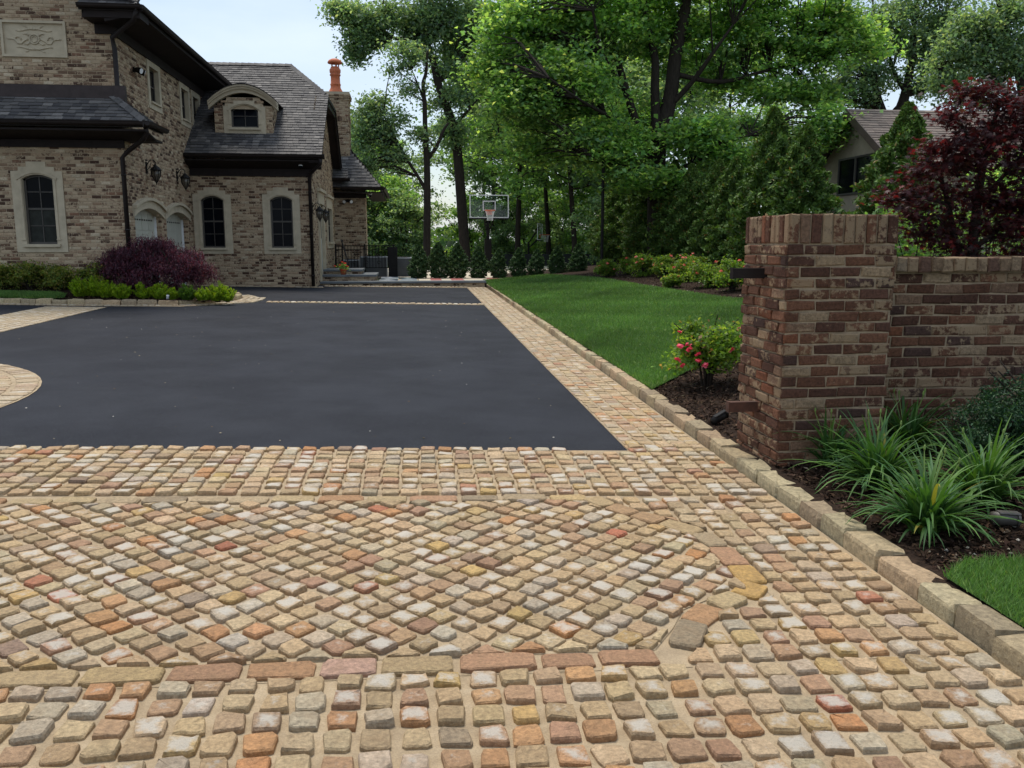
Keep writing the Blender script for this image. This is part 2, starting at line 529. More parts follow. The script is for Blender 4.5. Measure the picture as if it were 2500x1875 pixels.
# diagonal panel
diag = Pieces(); p_ = .1125; s45 = math.sqrt(.5)
for i in range(-70, 60):
    for j in range(-60, 70):
        u, v = (i + .5) * p_, (j + .5) * p_
        cx_, cy_ = -.3 + (u - v) * s45, 3.95 + (u + v) * s45
        if not (-3.9 < cx_ < 1.7 and 2.7 < cy_ < 5.1): continue
        w_, l_ = rng.uniform(.084, .099), rng.uniform(.082, .096)
        q = rect_poly(cx_ + rng.uniform(-.004, .004), cy_ + rng.uniform(-.004, .004), w_, l_, math.radians(45 + rng.uniform(-3, 3)))
        ins = [inside(t, P_IN) for t in q]
        if not any(ins): continue
        if not all(ins):
            c_ = (sum(t[0] for t in q)/4, sum(t[1] for t in q)/4)
            a, b = nearest_edge(c_, P_IN)
            q = clip_half(q, a, b, True, .004)
            if len(q) < 3 or poly_area(q) < .0018: continue
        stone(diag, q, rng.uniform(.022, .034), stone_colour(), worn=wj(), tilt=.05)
diag_o = poly_sheet('cobble_panel', [(x, y) for x, y in P_IN], lambda x, y: gz(x, y) + .008, MAT['joint'])
diag.finish(diag_o, 'cobble', MAT['cobble'])

# border of long stones round the panel
border = Pieces()
BC = [(.44,.25,.125), (.46,.29,.155), (.47,.35,.19), (.52,.32,.11), (.50,.31,.225), (.43,.245,.14), (.48,.345,.185), (.42,.235,.12), (.50,.355,.175)]
def chain(path, step, w, P, h=(.020, .028), cols=BC, gap=.025, zf=gz, pale=None, pale_topf=lambda: rng.uniform(0, .25), cut=.1, jit=.004, low=-.03):
    path = [np.array(p, float) for p in path]
    seg = [np.linalg.norm(path[i+1]-path[i]) for i in range(len(path)-1)]
    tot = sum(seg); d = 0.0
    def at(s_):
        s_ = min(max(s_, 0), tot - 1e-6)
        for i, L in enumerate(seg):
            if s_ <= L:
                return path[i] + (path[i+1]-path[i]) * s_ / L
            s_ -= L
        return path[-1]
    while d < tot - step * .3:
        L = step * rng.uniform(.82, 1.18)
        e = min(d + L, tot)
        a, b = at(d + gap * .5), at(e - gap * .5)
        t = b - a; ln = np.linalg.norm(t)
        if ln > step * .25:
            t /= ln; nn = np.array([-t[1], t[0]]); ww = w * rng.uniform(.9, 1.08)
            q = [tuple(a - nn*ww/2), tuple(b - nn*ww/2), tuple(b + nn*ww/2), tuple(a + nn*ww/2)]
            c = rng.choice(cols); k = rng.uniform(.85, 1.12)
            if cols is BC and rng.random() < .2: c = rng.choice(COBC[:3])
            stone(P, q, rng.uniform(*h), [v*k for v in c], zf, cut=cut, jit=jit, inset=.07, worn=pale_topf(), low=low)
        d = e
chain(PANEL[:2], .262, .108, border)
chain([(1.0, 2.98)] + PANEL[2:12], .215, .125, border, gap=.02)
chain([PANEL[11], PANEL[12]], .258, .10, border)
bo = poly_sheet('cobble_border', [(-3.9, 2.86), (1.0, 2.85), (1.0, 2.99), (-3.9, 2.99)], lambda x, y: gz(x, y) + .006, MAT['joint'])
border.finish(bo, 'border_stone', MAT['cobble'])

# square courses: in front of, beside and behind the panel
grid_near, grid_side, grid_back = Pieces(), Pieces(), Pieces()
def try_stone(P, q, lim=P_OUT, **k):
    ins = [inside(t, lim) for t in q]
    if all(ins): return
    c_ = (sum(t[0] for t in q)/4, sum(t[1] for t in q)/4)
    if any(ins):
        if inside(c_, offset_poly(lim, -.02)): return
        a, b = nearest_edge(c_, lim)
        q = clip_half(q, a, b, False, .004)
        if len(q) < 3 or poly_area(q) < .0035: return
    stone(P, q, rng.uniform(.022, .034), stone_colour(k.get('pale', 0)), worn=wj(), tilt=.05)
y = 1.86; r_ = 0
while y < 4.86:
    x = kx(y) - .085
    while x > -3.85:
        dx = .117
        if not (y > 2.95 and x < .5):
            w_, l_ = rng.uniform(.084, .099), rng.uniform(.084, .099)
            q = rect_poly(x + rng.uniform(-.007, .007), y + rng.uniform(-.006, .006) - .012 * x, w_, l_, rng.uniform(-.05, .05) - .01)
            try_stone(grid_near if y < 2.86 else grid_side, q)
        x -= dx
    y += .119; r_ += 1
y = 4.995
while y < 6.30:
    x = kx(y) - .075
    while x > -3.85:
        yy = y + (-.046) * (x - 1.5)
        if yy < near_edge(x) - .05 or x > ax(y) + .05:
            w_, l_ = rng.uniform(.092, .104), rng.uniform(.082, .094)
            q = rect_poly(x + rng.uniform(-.006, .006), yy + rng.uniform(-.004, .004), w_, l_, rng.uniform(-.04, .04) - .045)
            try_stone(grid_back, q)
        x -= .1195
    y += .1155
y0 = 6.02
strip = Pieces()
y = 6.06
while y < 26.6:
    for k in range(5):
        x = ax(y) + .058 + k * (kx(y) - .01 - ax(y)) / 5
        q = rect_poly(x + rng.uniform(-.006, .006), y + rng.uniform(-.004, .004), rng.uniform(.092, .106), rng.uniform(.090, .104), rng.uniform(-.04, .04))
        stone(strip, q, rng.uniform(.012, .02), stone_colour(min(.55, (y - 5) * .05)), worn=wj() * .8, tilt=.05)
    y += .118
def sheet_under(name, pts, dz):
    return poly_sheet(name, pts, lambda x, y: gz(x, y) + dz, MAT['joint'])
gn = sheet_under('cobble_foreground', [(-3.9, 1.75), (kx(2), 1.75), (kx(2), 2.84), (-3.9, 2.84)], .0065)
gs = sheet_under('cobble_side', [(1.56, 2.86), (kx(3), 2.86), (kx(4.9), 4.9), (1.56, 4.9)], .0065)
gb = sheet_under('cobble_crossing', [(-3.9, 5.16), (kx(5.1), 5.0), (kx(6), 6.05), (ax(6), 6.05), (-3.9, 6.24)], .0065)
st = sheet_under('cobble_strip', [(ax(6.1), 6.1), (kx(6.1), 6.1), (kx(26.6), 26.6), (ax(26.6), 26.6)], .0065)
grid_near.finish(gn, 'cobble', MAT['cobble'])
grid_side.finish(gs, 'cobble', MAT['cobble'])
grid_back.finish(gb, 'cobble', MAT['cobble'])
strip.finish(st, 'cobble', MAT['cobble'])

# cobble bands further back, all on sheets of joint sand laid over the asphalt
def band(name, pts, step, w, double=False, pale=.7):
    P = Pieces()
    pal = [stone_colour(pale) for _ in range(30)]
    chain(pts, step, w, P, cols=pal, gap=.022, cut=.2, jit=.007, pale_topf=wj)
    a = np.array(pts[0]); b = np.array(pts[-1])
    L, R = [], []
    for i, p in enumerate(pts):
        t = np.array(pts[min(i+1, len(pts)-1)]) - np.array(pts[max(i-1, 0)]); t = t / np.linalg.norm(t)
        nn = np.array([-t[1], t[0]]) * w * .53
        L.append(tuple(np.array(p) + nn)); R.append(tuple(np.array(p) - nn))
    o = poly_sheet(name, L + R[::-1], lambda x, y: gz(x, y) + .005, MAT['joint'])
    P.finish(o, 'cobble', MAT['cobble'])
band('cobble_cross_band', [(-3.25, 19.83), (ax(19.8) + .02, 19.80)], .135, .26)
band('cobble_back_band', [(-2.6, 26.15), (ax(26) + .02, 26.42)], .135, .26)
band('cobble_wall_band', [(-6.0, 25.46), (-2.55, 25.46)], .24, .13)
# wide band running back on the left
P = Pieces(); pal = [stone_colour(.75) for _ in range(30)]
for k in range(9):
    x = -7.22 + .06 + k * .128
    for j in range(int((18.05 - 11.5) / .125)):
        yy = 11.5 + j * .125
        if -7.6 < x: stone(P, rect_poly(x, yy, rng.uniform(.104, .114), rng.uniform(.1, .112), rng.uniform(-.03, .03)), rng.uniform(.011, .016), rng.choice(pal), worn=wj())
o = poly_sheet('cobble_side_band', [(-7.24, 11.4), (-6.08, 11.4), (-6.08, 18.05), (-7.24, 18.05)], lambda x, y: gz(x, y) + .005, MAT['joint'])
P.finish(o, 'cobble', MAT['cobble'])
# round medallion at the left edge
P = Pieces(); cxm, cym = -6.39, 8.03
R = 2.83; ring = 0
pal = [stone_colour(.5) for _ in range(40)]
while R > .5:
    dr = .235; n = int(2 * math.pi * R / .128)
    for i in range(n):
        a0, a1 = 2*math.pi*(i+.06)/n, 2*math.pi*(i+.94)/n
        r0, r1 = R - dr + .025, R - .008
        q = [(cxm + r0*math.cos(a0), cym + r0*math.sin(a0)), (cxm + r1*math.cos(a0), cym + r1*math.sin(a0)),
             (cxm + r1*math.cos(a1), cym + r1*math.sin(a1)), (cxm + r0*math.cos(a1), cym + r0*math.sin(a1))]
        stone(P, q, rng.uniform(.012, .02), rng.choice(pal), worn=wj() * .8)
    R -= dr + .012; ring += 1
o = poly_sheet('cobble_medallion', [(cxm + 2.845*math.cos(2*math.pi*i/64), cym + 2.845*math.sin(2*math.pi*i/64)) for i in range(64)],
               lambda x, y: gz(x, y) + .0055, MAT['joint'])
P.finish(o, 'cobble', MAT['cobble'])

# kerbs
KC = [(.43,.335,.20), (.47,.365,.22), (.41,.325,.205), (.45,.32,.195), (.47,.39,.24), (.37,.28,.18)]
P = Pieces()
chain([(kx(y) + .082, y) for y in (1.75, 4, 8, 14, 20, 26.75)],   .285, .15, P, h=(.085, .105), cols=KC, gap=.004, cut=.06, jit=.006,
      pale_topf=lambda: 0, low=-.06)
o = poly_sheet('kerb', [(kx(y) + .02, y) for y in (1.75, 14, 26.75)] + [(kx(y) + .17, y) for y in (26.75, 14, 1.75)], lambda x, y: gz(x, y) + .06, MAT['mortar'])
P.finish(o, 'kerb_stone', MAT['kerb'])
# bed kerb on the left with its row of setts
BED = [(-14, 18.62), (-8.3, 18.58), (-7.1, 18.50), (-5.9, 18.50), (-4.85, 18.72), (-4.36, 19.2), (-4.10, 19.75), (-4.03, 20.3), (-4.06, 20.9), (-4.35, 21.5), (-4.9, 21.75), (-6.1, 21.8)]
P = Pieces()
chain(BED, .34, .17, P, h=(.10, .125), cols=KC, gap=.012, cut=.14, jit=.01, pale_topf=lambda: 0, low=-.06)
def offp(path, d):
    out = []
    for i, p in enumerate(path):
        t = np.array(path[min(i+1, len(path)-1)]) - np.array(path[max(i-1, 0)]); t = t / np.linalg.norm(t)
        out.append((p[0] + t[1]*d, p[1] - t[0]*d))
    return out
o = poly_sheet('bed_kerb', offp(BED, .06) + offp(BED, -.06)[::-1], lambda x, y: gz(x, y) + .06, MAT['mortar'])
P.finish(o, 'kerb_stone', MAT['kerb'])
P = Pieces(); pal = [stone_colour(.75) for _ in range(30)]
for d, sl in ((.17, slice(0, 12)), (.30, slice(4, 12)), (.43, slice(5, 10)), (.56, slice(6, 9))):
    chain(offp(BED, d)[sl], .135, .115, P, cols=pal, gap=.018, cut=.2, pale_topf=wj)
o = poly_sheet('bed_sett_band', offp(BED, .24 )[:4] + offp(BED, .37)[4:6] + offp(BED, .55)[6:9] + offp(BED, .37)[9:] + offp(BED, .02)[::-1],
               lambda x, y: gz(x, y) + .0045, MAT['joint'])
P.finish(o, 'cobble', MAT['cobble'])
# left bed: soil, with turf at the far left
def bedz(x, y):
    return gz(x, y) + .09 + .15 * (min(max(y, 18.55), 20.0) - 18.55) * min(1, max(0, (-4.4 - x) / 1.2))
poly_sheet('planting_bed', offp(BED, -.05) + [(-6.1, 21.0), (-6.15, 19.98), (-14, 19.98)], lambda x, y: bedz(x, y), MAT['mulch'])
LAWN_L = [(-14, 18.72), (-8.6, 18.68), (-7.35, 18.60), (-7.15, 18.75), (-7.2, 18.95), (-7.45, 19.1), (-8.6, 19.2), (-14, 19.2)]
poly_sheet('side_lawn', LAWN_L, lambda x, y: bedz(x, y) + .015, MAT['turf'])
# right-hand garden
ysr = [-6, 0, 2, 3, 4, 5, 6, 8, 10, 13, 16, 20, 24, 28, 31, 33.5]
tag(grid_sheet('garden_bed', [2.27, 2.6, 3, 4, 5, 6, 8, 10, 14], ysr, lambda x, y: HR(x, y), MAT['mulch']), kind='structure')
LAWN_R = [(2.325, 8.1), (2.6, 8.45), (3.15, 9.15), (3.8, 9.75), (4.8, 10.3), (6.2, 10.6), (6.6, 12.5), (6.25, 14.5), (5.95, 16), (5.75, 18.5), (5.6, 21),
          (5.5, 24), (5.2, 26), (4.75, 28), (4.6, 29), (2.37, 29), (2.325, 26.8)]
LAWN_F = [(2.325, -4), (2.325, 3.38), (2.5, 3.5), (2.8, 3.44), (3.3, 3.36), (4.2, 3.3), (5, 3.25), (6, -4)]
def tess_sheet(name, poly, zf, mat, n=14):
    import bmesh
    bm = bmesh.new()
    f = bm.faces.new([bm.verts.new((x, y, 0)) for x, y in poly])
    bmesh.ops.triangulate(bm, faces=[f])
    bmesh.ops.subdivide_edges(bm, edges=bm.edges[:], cuts=5, use_grid_fill=True)
    for v in bm.verts: v.co.z = zf(v.co.x, v.co.y)
    bmesh.ops.recalc_face_normals(bm, faces=bm.faces)
    me = bpy.data.meshes.new(name); bm.to_mesh(me); bm.free()
    me.materials.append(mat)
    return tag(link(name, me), kind='structure')
tess_sheet('lawn', LAWN_R, lambda x, y: HR(x, y) + .022, MAT['turf'])
tess_sheet('front_lawn', LAWN_F, lambda x, y: HR(x, y) + .022, MAT['turf'])

# ================================================================== GATE PIER AND GARDEN WALL
class Plane:
    def __init__(s, o, u, n):
        s.o, s.u, s.n = np.array(o, float), np.array(u, float), np.array(n, float)
    def __call__(s, u, z, d=0.0):
        p = s.o + s.u * u + s.n * d
        return (p[0], p[1], p[2] + z)
def brick_piece(P, pl, u0, u1, z0, z1, proud, col, alpha, jit=.003, back=-.03):
    V = []
    for d in (back, proud):
        for (u, z) in ((u0, z0), (u1, z0), (u1, z1), (u0, z1)):
            j = jit if d > 0 else 0
            V.append(pl(u + rng.uniform(-j, j), z + rng.uniform(-j, j), d + rng.uniform(-j, j) * .7))
    e = min(.008, (z1 - z0) * .14)                       # softened front arris
    W = V[4:]
    c = np.mean(W, 0)
    front = []
    for v in W:
        v = np.array(v); dv = c - v; dv -= pl.n * (dv @ pl.n)
        du = pl.u * np.sign(dv @ pl.u) * e; dz = np.array([0, 0, np.sign(dv[2]) * e])
        front.append(tuple(v + du + dz + pl.n * e * .7))
    V += front
    F = [(0,1,5,4),(1,2,6,5),(2,3,7,6),(3,0,4,7),(4,5,9,8),(5,6,10,9),(6,7,11,10),(7,4,8,11),(8,9,10,11)]
    P.add(V, F, [(*col, alpha)] * 12)
PB = [((.15,.070,.043),34), ((.115,.056,.038),26), ((.19,.088,.052),18), ((.085,.048,.038),7), ((.34,.24,.15),7), ((.23,.092,.050),3), ((.23,.14,.09),8)]
def pier_col():
    c = rng.choices([a for a, b in PB], [b for a, b in PB])[0]; k = rng.uniform(.8, 1.2)
    return [v * k for v in c]
def brick_rows(P, pl, u0, u1, z0, z1, L=.203, H=.0708, joint=.0115, colf=pier_col, alphaf=lambda: rng.uniform(.0, .85), proud=(.003, .009), holes=(), top=None, off=None, jit=.003):
    nr = int(round((z1 - z0) / H))
    for r in range(nr):
        za, zb = z0 + r * H + joint * .5, z0 + (r + 1) * H - joint * .5
        zm = (za + zb) / 2
        cuts = sorted((a, b) for a, b, c, d in holes if c < zm < d)
        spans, s0 = [], u0
        for a, b in cuts:
            if a > s0: spans.append((s0, a))
            s0 = max(s0, b)
        if s0 < u1: spans.append((s0, u1))
        shift = ((r % 2) * .5 + rng.uniform(-.08, .08) + (off or 0)) * L
        for a, b in spans:
            u = a - ((a - u0 + shift) % L)
            while u < b - .004:
                ua, ub = max(u + joint * .5, a + .003), min(u + L - joint * .5, b - .003)
                u += L
                if ub - ua < .022: continue
                if top is not None and zb > top((ua + ub) / 2): continue
                brick_piece(P, pl, ua, ub, za, zb, rng.uniform(*proud), colf(), alphaf(), jit)
PX0, PX1, PY0, PY1, PZT = 2.37, 3.105, 5.26, 5.985, 1.735
zb_ = HR(PX0, 5.3) - .12
pier = thing('gate_pier', 'brown brick gate pier with soldier course top and two steel brackets', 'pier', (2.73, 5.6, zb_))
MB().box(PX0 + .012, PX1 - .012, PY0 + .012, PY1 - .012, zb_, PZT - .01).build('core', MAT['pier_mortar'], pier)
Pf = Plane((PX0, PY0 + .012, 0), (1, 0, 0), (0, -1, 0)); Pl = Plane((PX0 + .012, PY0, 0), (0, 1, 0), (-1, 0, 0))
Pr = Plane((PX1 - .012, PY0, 0), (0, 1, 0), (1, 0, 0))
bk = Pieces(); zc = PZT - .19
zst = zc - 22 * .0712
brick_rows(bk, Pf, 0, PX1 - PX0, zst, zc, H=.0712, proud=(.0035, .0085), jit=.0055)
brick_rows(bk, Pl, .002, PY1 - PY0, zst, zc, H=.0712, proud=(.010, .018), off=.5, jit=.0055)
brick_rows(bk, Pr, 0, PY1 - PY0, 1.3, zc, H=.0712, proud=(.010, .018), off=.5, jit=.0055)
for pl, W in ((Pf, PX1 - PX0), (Pl, PY1 - PY0), (Pr, PY1 - PY0)):
    n = 10 if pl is Pf else 10
    for i in range(n):
        a, b = W * i / n + .005, W * (i + 1) / n - .005
        brick_piece(bk, pl, a, b, zc + .006, PZT + rng.uniform(-.008, .003), rng.uniform(.007, .013), pier_col(), rng.uniform(0, .9), .004)
bk.finish(pier, 'brick', MAT['pier_brick'])
# lumpy bedding on top of the pier
MB().box(PX0 + .02, PX1 - .02, PY0 + .02, PY1 - .02, PZT - .02, PZT - .003).build('top_bed', MAT['pier_mortar'], pier)
for (px, py) in ((1823, 667), (1812, 992)):
    c = atX(px + 30, py, PX0 - .02)
    yb = 5.62
    zz = atY(px, py, yb)[2]
    m = MB()
    x0 = atY(1787 if py < 800 else 1777, py, yb)[0]
    m.box(x0, PX0 + .03, yb - .025, yb + .025, zz - .034, zz + .034)
    m.box(x0 - .004, x0 + .004, yb - .028, yb + .028, zz - .037, zz + .037)
    tag(m.build('hinge_bracket', MAT['rust'] if py > 800 else MAT['gutter'], pier), 'rusty lower steel bracket' if py > 800 else 'dark upper steel bracket')

WY = 5.44
wall = thing('garden_wall', 'low brown brick garden wall with brick coping beside the gate pier', 'wall', (4.5, 5.55, HR(4, 5.5)))
WT = 1.46
MB().box(PX1 - .02, 6.5, WY + .012, WY + .30, .0, WT - .02).build('core', MAT['pier_mortar'], wall)
Pw = Plane((PX1 - .0, WY + .012, 0), (1, 0, 0), (0, -1, 0))
wb = Pieces()
dim = lambda: [v * .95 for v in pier_col()]
brick_rows(wb, Pw, 0, 3.35, WT - .105 - 18 * .0715, WT - .105, H=.0715, proud=(.0035, .0085), colf=dim, jit=.0055)
n = int(3.35 / .082)
for i in range(n):
    a, b = i * .082 + .004, (i + 1) * .082 - .004
    c = rng.choice([(.26,.18,.115), (.22,.145,.09), (.30,.22,.15), (.15,.085,.06)])
    brick_piece(wb, Pw, a, b, WT - .098, WT + rng.uniform(-.006, .004), rng.uniform(.045, .06), c, rng.uniform(.2, 1), .005, back=-.2)
wb.finish(wall, 'brick', MAT['pier_brick'])

# ================================================================== THE HOUSE
house = thing('brick_house', 'large tan and brown brick house with slate roofs and stone trimmed windows', 'house', (-6.15, 20.0, .25))
HB = [((.36,.255,.165),26), ((.27,.182,.118),22), ((.165,.102,.066),22), ((.082,.047,.032),26), ((.48,.39,.275),8), ((.20,.11,.07),6)]
def house_col():
    c = rng.choices([a for a, b in HB], [b for a, b in HB])[0]; k = rng.uniform(.85, 1.15)
    return [v * k for v in c]
ha = lambda: rng.uniform(.05, 1.0)
def brick_wall(pl, u0, u1, z0, z1, holes=(), top=None, name='wall', label=None, n=300, off=0, rows_z1=None, extra=None):
    us = sorted({u0, u1, *[h[0] for h in holes], *[h[1] for h in holes]})
    zs = sorted({z0, z1, *[h[2] for h in holes], *[h[3] for h in holes]})
    us = [u for u in us if u0 <= u <= u1]; zs = [z for z in zs if z0 <= z <= z1]
    m = MB()
    for a, b in zip(us, us[1:]):
        for c, d in zip(zs, zs[1:]):
            um, zm = (a + b) / 2, (c + d) / 2
            if any(h[0] < um < h[1] and h[2] < zm < h[3] for h in holes): continue
            m.quad(pl(a, c), pl(b, c), pl(b, d), pl(a, d))
    for q in (extra or []):
        m.add([pl(*t) for t in q], [tuple(range(len(q)))])
    w = m.build(name, MAT['mortar'], house)
    if label: w['label'] = label
    P = Pieces()
    brick_rows(P, pl, u0, u1, z0, rows_z1 or z1, L=.198, H=.0738, joint=.013, colf=house_col, alphaf=ha, proud=(.003, .008), holes=holes, top=top, off=off, jit=.0025)
    P.finish(w, 'brick', MAT['brick'], n=n)
    return w
AY, BX, CY, DX, EY = 20.0, -6.15, 25.6, -2.79, 32.9
PA = Plane((0, AY, 0), (1, 0, 0), (0, -1, 0))
PBw = Plane((BX, 0, 0), (0, 1, 0), (1, 0, 0))
PC = Plane((0, CY, 0), (1, 0, 0), (0, -1, 0))
PD = Plane((DX, 0, 0), (0, 1, 0), (1, 0, 0))
PE = Plane((0, EY, 0), (1, 0, 0), (0, -1, 0))
def arch_z(u, u0, u1, zs, rise):
    """segmental arch: height of the curve at u"""
    t = (u - (u0 + u1) / 2) / ((u1 - u0) / 2)
    return zs + rise * (1 - t * t)
def arch_window(pl, u0, u1, z0, zs, rise, side=.21, apron=.16, steps=((.0, .16), (.30, .25), (.62, .36)), rows=4, cols=2, lower_mat=None, label=None, meet=True, depth=.09):
    """stone surround with stepped head, sill, bronze frame and single panes; root of the part is the frame"""
    fr = MB(); fw = .045
    N = 12
    for (a, b) in ((u0, u0 + fw), (u1 - fw, u1)):
        fr.pbox(pl, a, b, z0, zs + .02, -depth - .04, -depth + .02)
    fr.pbox(pl, u0 + fw, u1 - fw, z0, z0 + fw * 1.3, -depth - .04, -depth + .02)
    for i in range(N):
        a, b = u0 + (u1 - u0) * i / N, u0 + (u1 - u0) * (i + 1) / N
        za, zb = arch_z(a, u0, u1, zs, rise), arch_z(b, u0, u1, zs, rise)
        fr.hexa([pl(a, za - fw, -depth - .04), pl(b, zb - fw, -depth - .04), pl(b, zb, -depth - .04), pl(a, za, -depth - .04),
                 pl(a, za - fw, -depth + .02), pl(b, zb - fw, -depth + .02), pl(b, zb, -depth + .02), pl(a, za, -depth + .02)])
    zt = zs + rise
    zr = [z0 + fw + (zt - z0 - fw) * k / rows for k in range(rows + 1)]
    for k in range(1, rows):
        t = .022 if (meet and k == rows // 2) else .009
        fr.pbox(pl, u0 + fw, u1 - fw, zr[k] - t, zr[k] + t, -depth - .03, -depth + (.015 if t > .02 else .004))
    ue = [u0 + fw + (u1 - u0 - 2 * fw) * k / cols for k in range(cols + 1)]
    for k in range(1, cols):
        fr.pbox(pl, ue[k] - .009, ue[k] + .009, z0 + fw, zt - fw * .8, -depth - .03, -depth + .004)
    win = fr.build('window', MAT['frame'], house)
    if label: win['label'] = label
    for r in range(rows):
        for c in range(cols):
            a, b = ue[c], ue[c + 1]
            lo, hi = zr[r], zr[r + 1]
            m = MB()
            if r == rows - 1:
                pts = [(a, lo), (b, lo)] + [(a + (b - a) * t, arch_z(a + (b - a) * t, u0, u1, zs, rise) - .01) for t in (1, .75, .5, .25, 0)]
                m.add([pl(u, z, -depth - .012) for u, z in pts], [tuple(range(len(pts)))])
            else:
                m.quad(pl(a, lo, -depth - .012), pl(b, lo, -depth - .012), pl(b, hi, -depth - .012), pl(a, hi, -depth - .012))
            m.build('pane', lower_mat if (lower_mat and r < rows // 2) else MAT['glass'], win)
    # surround
    s = MB(); pr = .035
    ztop = zs + rise
    s.pbox(pl, u0 - side, u0, z0 - apron, zs + .02, -.12, pr)
    s.pbox(pl, u1, u1 + side, z0 - apron, zs + .02, -.12, pr)
    s.pbox(pl, u0, u1, z0 - apron, z0, -.12, pr)
    W2 = (u1 - u0) / 2 + side; uc = (u0 + u1) / 2
    edges = sorted({-W2, W2, *[sg * W2 * (1 - f) for f, h in steps for sg in (-1, 1)], *[(u0 - uc) + (u1 - u0) * i / 10 for i in range(11)]})
    for a, b in zip(edges, edges[1:]):
        t = abs((a + b) / 2) / W2
        h = max(hh for f, hh in steps if t <= 1 - f)
        za = arch_z(uc + a, u0, u1, zs, rise) if abs(a) < (u1-u0)/2 + 1e-6 and abs(b) < (u1-u0)/2 + 1e-6 else zs + .02
        zb = arch_z(uc + b, u0, u1, zs, rise) if abs(b) < (u1-u0)/2 + 1e-6 and abs(a) < (u1-u0)/2 + 1e-6 else zs + .02
        zt_ = zs + h
        s.hexa([pl(uc+a, za, -.12), pl(uc+b, zb, -.12), pl(uc+b, zt_, -.12), pl(uc+a, zt_, -.12),
                pl(uc+a, za, pr), pl(uc+b, zb, pr), pl(uc+b, zt_, pr), pl(uc+a, zt_, pr)])
    # raised inner architrave and hood mould
    s.pbox(pl, u0 - .06, u0 - .012, z0 + .12, zs, pr, pr + .018)
    s.pbox(pl, u1 + .012, u1 + .06, z0 + .12, zs, pr, pr + .018)
    s.pbox(pl, u0 - .085, u0 + .0, z0 + .10, z0 + .125, pr, pr + .026)
    s.pbox(pl, u1 - .0, u1 + .085, z0 + .10, z0 + .125, pr, pr + .026)
    for i in range(14):
        a, b = u0 - .09 + (u1 - u0 + .18) * i / 14, u0 - .09 + (u1 - u0 + .18) * (i + 1) / 14
        za, zb = arch_z(a, u0 - .09, u1 + .09, zs + .0, rise + .06), arch_z(b, u0 - .09, u1 + .09, zs + .0, rise + .06)
        s.hexa([pl(a, za - .03, pr), pl(b, zb - .03, pr), pl(b, zb + .02, pr), pl(a, za + .02, pr),
                pl(a, za - .03, pr + .03), pl(b, zb - .03, pr + .03), pl(b, zb + .02, pr + .03), pl(a, za + .02, pr + .03)])
    s.build('surround', MAT['limestone'], win)
    MB().pbox(pl, u0 - .07, u1 + .07, z0 - .05, z0 + .012, .036, .09).build('sill', MAT['limestone'], win)
    return win
def hole_of(u0, u1, z0, zs, rise, side=.21, apron=.16):
    return (u0 - side, u1 + side, z0 - apron, zs + rise + .006)

# ---- walls
aw = (-8.29, -7.66, 1.52, 2.92, .09)
panel = (-8.44, -7.14, 5.42, 6.15)
wA = brick_wall(PA, -10.6, BX, .0, 6.20, holes=[hole_of(*aw), panel], off=.2, label='brick front wall with stone relief panel')
# gable above the front wall
gA = MB().add([PA(-10.6, 6.20), PA(BX, 6.20), PA(-10.6, 10.4)], [(0, 1, 2)]).build('gable', MAT['mortar'], house)
P = Pieces()
brick_rows(P, PA, -10.6, BX, 6.2, 10.4, L=.198, H=.0738, joint=.013, colf=house_col, alphaf=ha, proud=(.003, .008), top=lambda u: 6.2 + (BX - u) * .92, jit=.0025)
P.finish(gA, 'brick', MAT['brick'])
arch_window(PA, *aw, lower_mat=MAT['curtain_glass'], label='front window with a pale curtain behind its lower panes')
# relief panel
m = MB()
u0, u1, z0, z1 = panel
m.pbox(PA, u0, u1, z0, z1, -.10, .0)
m.pbox(PA, u0, u1, z1 - .05, z1, .0, .05).pbox(PA, u0, u1, z0, z0 + .05, .0, .05).pbox(PA, u0, u0 + .05, z0 + .05, z1 - .05, .0, .05).pbox(PA, u1 - .05, u1, z0 + .05, z1 - .05, .0, .05)
rp = tag(m.build('relief_panel', MAT['limestone'], house), 'carved limestone panel with a wreath and ribbons')
uc, zc_ = (u0 + u1) / 2, (z0 + z1) / 2
orn = MB()
def ring(u, z, r, t, n=20):
    orn.tube([PA(u + r*math.cos(2*math.pi*k/n), z + r*math.sin(2*math.pi*k/n), .012) for k in range(n + 1)], t, 6, False)
ring(uc, zc_, .095, .016); ring(uc, zc_, .06, .010)
for sg in (-1, 1):
    orn.tube([PA(uc + sg * a, zc_ + b, .008) for a, b in ((.13, .0), (.2, -.03), (.26, -.09), (.33, -.09), (.38, -.02), (.44, .0), (.54, .0))], [.02, .02, .018, .016, .014, .016, .010], 6)
    orn.tube([PA(uc + sg * a, zc_ + b, .008) for a, b in ((.26, -.02), (.29, .04), (.34, .05), (.37, .01))], .016, 6)
    for sv in (-1, 1):
        orn.tube([PA(uc + sg * a, zc_ + sv * b, .006) for a, b in ((.0, .20), (.08, .205), (.17, .185), (.27, .16), (.36, .165))], [.022, .02, .018, .014, .008], 6)
        orn.tube([PA(uc + sg * a, zc_ + sv * b, .006) for a, b in ((.10, .07), (.15, .11), (.21, .10))], [.02, .018, .01], 6)
        orn.tube([PA(uc + sg * a, zc_ + sv * b, .006) for a, b in ((.12, .22), (.16, .25), (.20, .26))], [.008, .012, .006], 5)
orn.build('carving', MAT['limestone'], rp, True)

